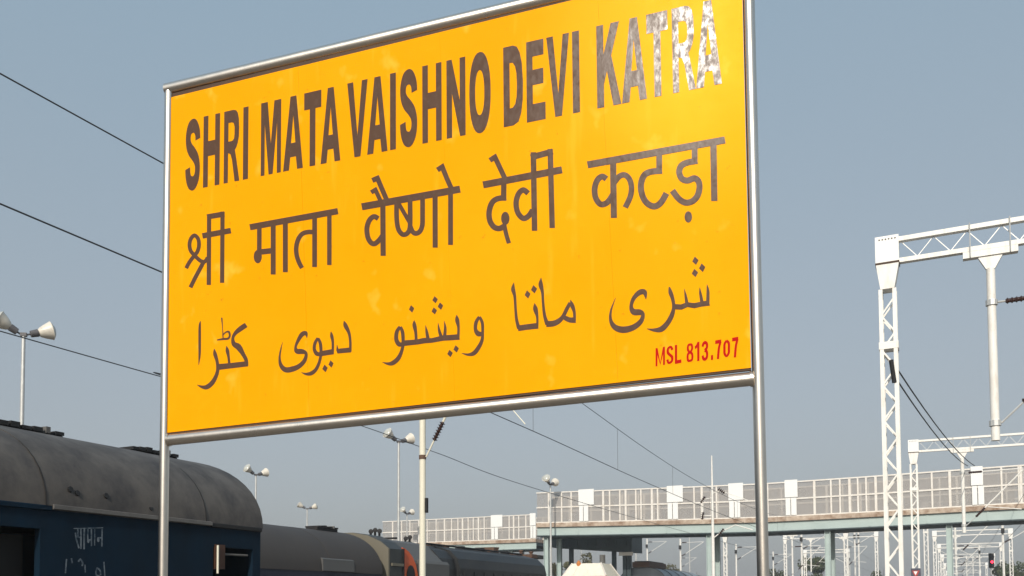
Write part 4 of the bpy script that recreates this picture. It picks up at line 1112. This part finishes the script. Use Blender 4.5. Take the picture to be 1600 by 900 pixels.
for i, (px, py, Y, lab, a) in enumerate((
        (1335, 826, 105, 'left one of two slim pale masts standing close together under the footbridge', 1),
        (1341, 826, 108, 'right one of two slim pale masts standing close together under the footbridge', -1),
        (1011, 842, 118, 'distant mast under the footbridge above the dark roof unit', 1),
        (1064, 868, 150, 'short distant mast between the coach roof and the lamp post', 1),
        (1063, 842, 100, 'distant mast just left of the lamp post with dark insulators', 1),
        (1150, 850, 110, 'distant mast inside the left portal under the footbridge', 1),
        (1208, 862, 130, 'distant mast immediately right of the board post', 1),
        (1252, 828, 90, 'white mast hanging line left of the dark tree under the footbridge', 1),
        (1327, 865, 150, 'short distant mast inside the portal left of the paired masts', -1),
        (1566, 812, 76, 'white mast under the girder near the right edge, left of the trees', 1),
        (1487, 850, 140, 'distant mast behind the drop tube of the second gantry', -1),
        (1530, 852, 125, 'distant mast left of the red signal', -1),
        (1510, 868, 170, 'far mast in the cluster between the gantry posts and the signal', 1),
        (1520, 872, 200, 'very far mast in the cluster left of the signal', -1))):
    fmast(px, py, Y, lab, a)

# ------------------------------------------------------------------ trees
def tree(px, py, Y, wpx, lab, m='leaf_dark', name='leafy_tree', seed=1, flat_top=False, n=2200):
    rnd = random.Random(seed)
    top = at_depth(px, py, Y); wd = wpx * Y / F / 2
    t = thing(name, lab, 'tree', (top.x, top.y, 0), rnd.random() * 6)
    Ht = top.z - GZ
    tr = MB(); tr.tube([(0, 0, GZ), (.05, .03, GZ + Ht * .35), (0, 0, GZ + Ht * .8)], [.16, .11, .04], 7)
    for k in range(6):
        a = k * 1.05 + rnd.random(); z0_ = GZ + Ht * (.3 + .08 * k)
        tr.tube([(0, 0, z0_), (math.cos(a) * wd * .45, math.sin(a) * wd * .45, z0_ + Ht * .12), (math.cos(a) * wd * .8, math.sin(a) * wd * .8, z0_ + Ht * .26)], [.06, .04, .015], 5)
    tr.obj('trunk', 'bark', t)
    lf = MB()
    cl = []
    for k in range(16):
        a = rnd.random() * 2 * PI; r = wd * .72 * math.sqrt(rnd.random()); z = GZ + Ht * (.42 + .46 * rnd.random())
        cl.append((math.cos(a) * r, math.sin(a) * r, z, wd * (.25 + .25 * rnd.random())))
    for k in range(n):
        c_ = rnd.choice(cl); v = Vector((rnd.gauss(0, 1), rnd.gauss(0, 1), rnd.gauss(0, 1))).normalized() * c_[3] * (.5 + .6 * rnd.random())
        p_ = Vector(c_[:3]) + v
        if p_.z > top.z: p_.z = top.z - rnd.random() * .4
        s_ = .09 + .12 * rnd.random()
        a = Vector((rnd.gauss(0, 1), rnd.gauss(0, 1), rnd.gauss(0, 1))).normalized() * s_
        b = a.orthogonal().normalized() * s_ * .7
        lf.add([p_ - a, p_ + b * .8, p_ + a, p_ - b], [(0, 1, 2, 3)])
    lf.obj('crown', m, t, fixn=False)
tree(1274, 864, 118, 46, 'dark clipped tree framed by the low white portal under the footbridge', seed=3, n=4200)
tree(1590, 868, 110, 60, 'green tree at the far right edge below the girder', seed=4, n=4200)
tree(1566, 878, 120, 40, 'low green tree beside the red signal', seed=5, n=2400)
tree(1214, 884, 140, 39, 'low dark tree just right of the board post', seed=6)
tree(1378, 886, 140, 36, 'low tree left of the lattice posts', seed=7)
tree(893, 862, 95, 33, 'dry brownish tree left of the pavilion finial', 'leaf_dry', seed=8)
tree(922, 858, 98, 39, 'dry greenish tree behind the pavilion finial', 'leaf_dry', seed=9)
tree(870, 870, 100, 30, 'dry shrub-like tree under the left end of the footbridge', 'leaf_dry', seed=10)
tree(1048, 878, 130, 39, 'low tree behind the distant coach roof', 'leaf_dry', seed=11)
tree(1094, 890, 110, 20, 'low green tree left of the slim insulator pole', seed=12)
rnd = random.Random(5)
woods = MB()
for k in range(5200):                               # far line of scrub beyond the yard
    s_ = 250 + rnd.random() * 60; l_ = -260 + rnd.random() * 420
    p_ = T(s_, l_, GZ + rnd.random() ** 1.5 * (4.2 + 2.2 * math.sin(l_ * .11) + 1.4 * math.sin(l_ * .37)))
    sz = .5 + .5 * rnd.random()
    a = Vector((rnd.gauss(0, 1), rnd.gauss(0, 1), rnd.gauss(0, 1))).normalized() * sz
    b = a.orthogonal().normalized() * sz * .8
    woods.add([p_ - a, p_ + b, p_ + a, p_ - b], [(0, 1, 2, 3)])
tag(woods.obj('scrub_belt', 'leaf_dark', None, fixn=False), 'far belt of dark scrub along the horizon beyond the yard', 'scrub', kind='stuff')

# ------------------------------------------------------------------ dusty air
hzm = bpy.data.materials.new('haze'); hzm.use_nodes = True
hn = hzm.node_tree.nodes; hn.clear()
ho = hn.new("ShaderNodeOutputMaterial"); hv = hn.new("ShaderNodeVolumePrincipled")
hv.inputs["Color"].default_value = (0.92, 0.94, 0.97, 1); hv.inputs["Density"].default_value = 0.0011; hv.inputs["Anisotropy"].default_value = 0.2
hzm.node_tree.links.new(hv.outputs[0], ho.inputs["Volume"])
MATS['haze'] = hzm
hb = MB().box(-420, 520, -300, 620, GZ - 1.2, 16).obj('haze', 'haze')
hb['kind'] = 'stuff'
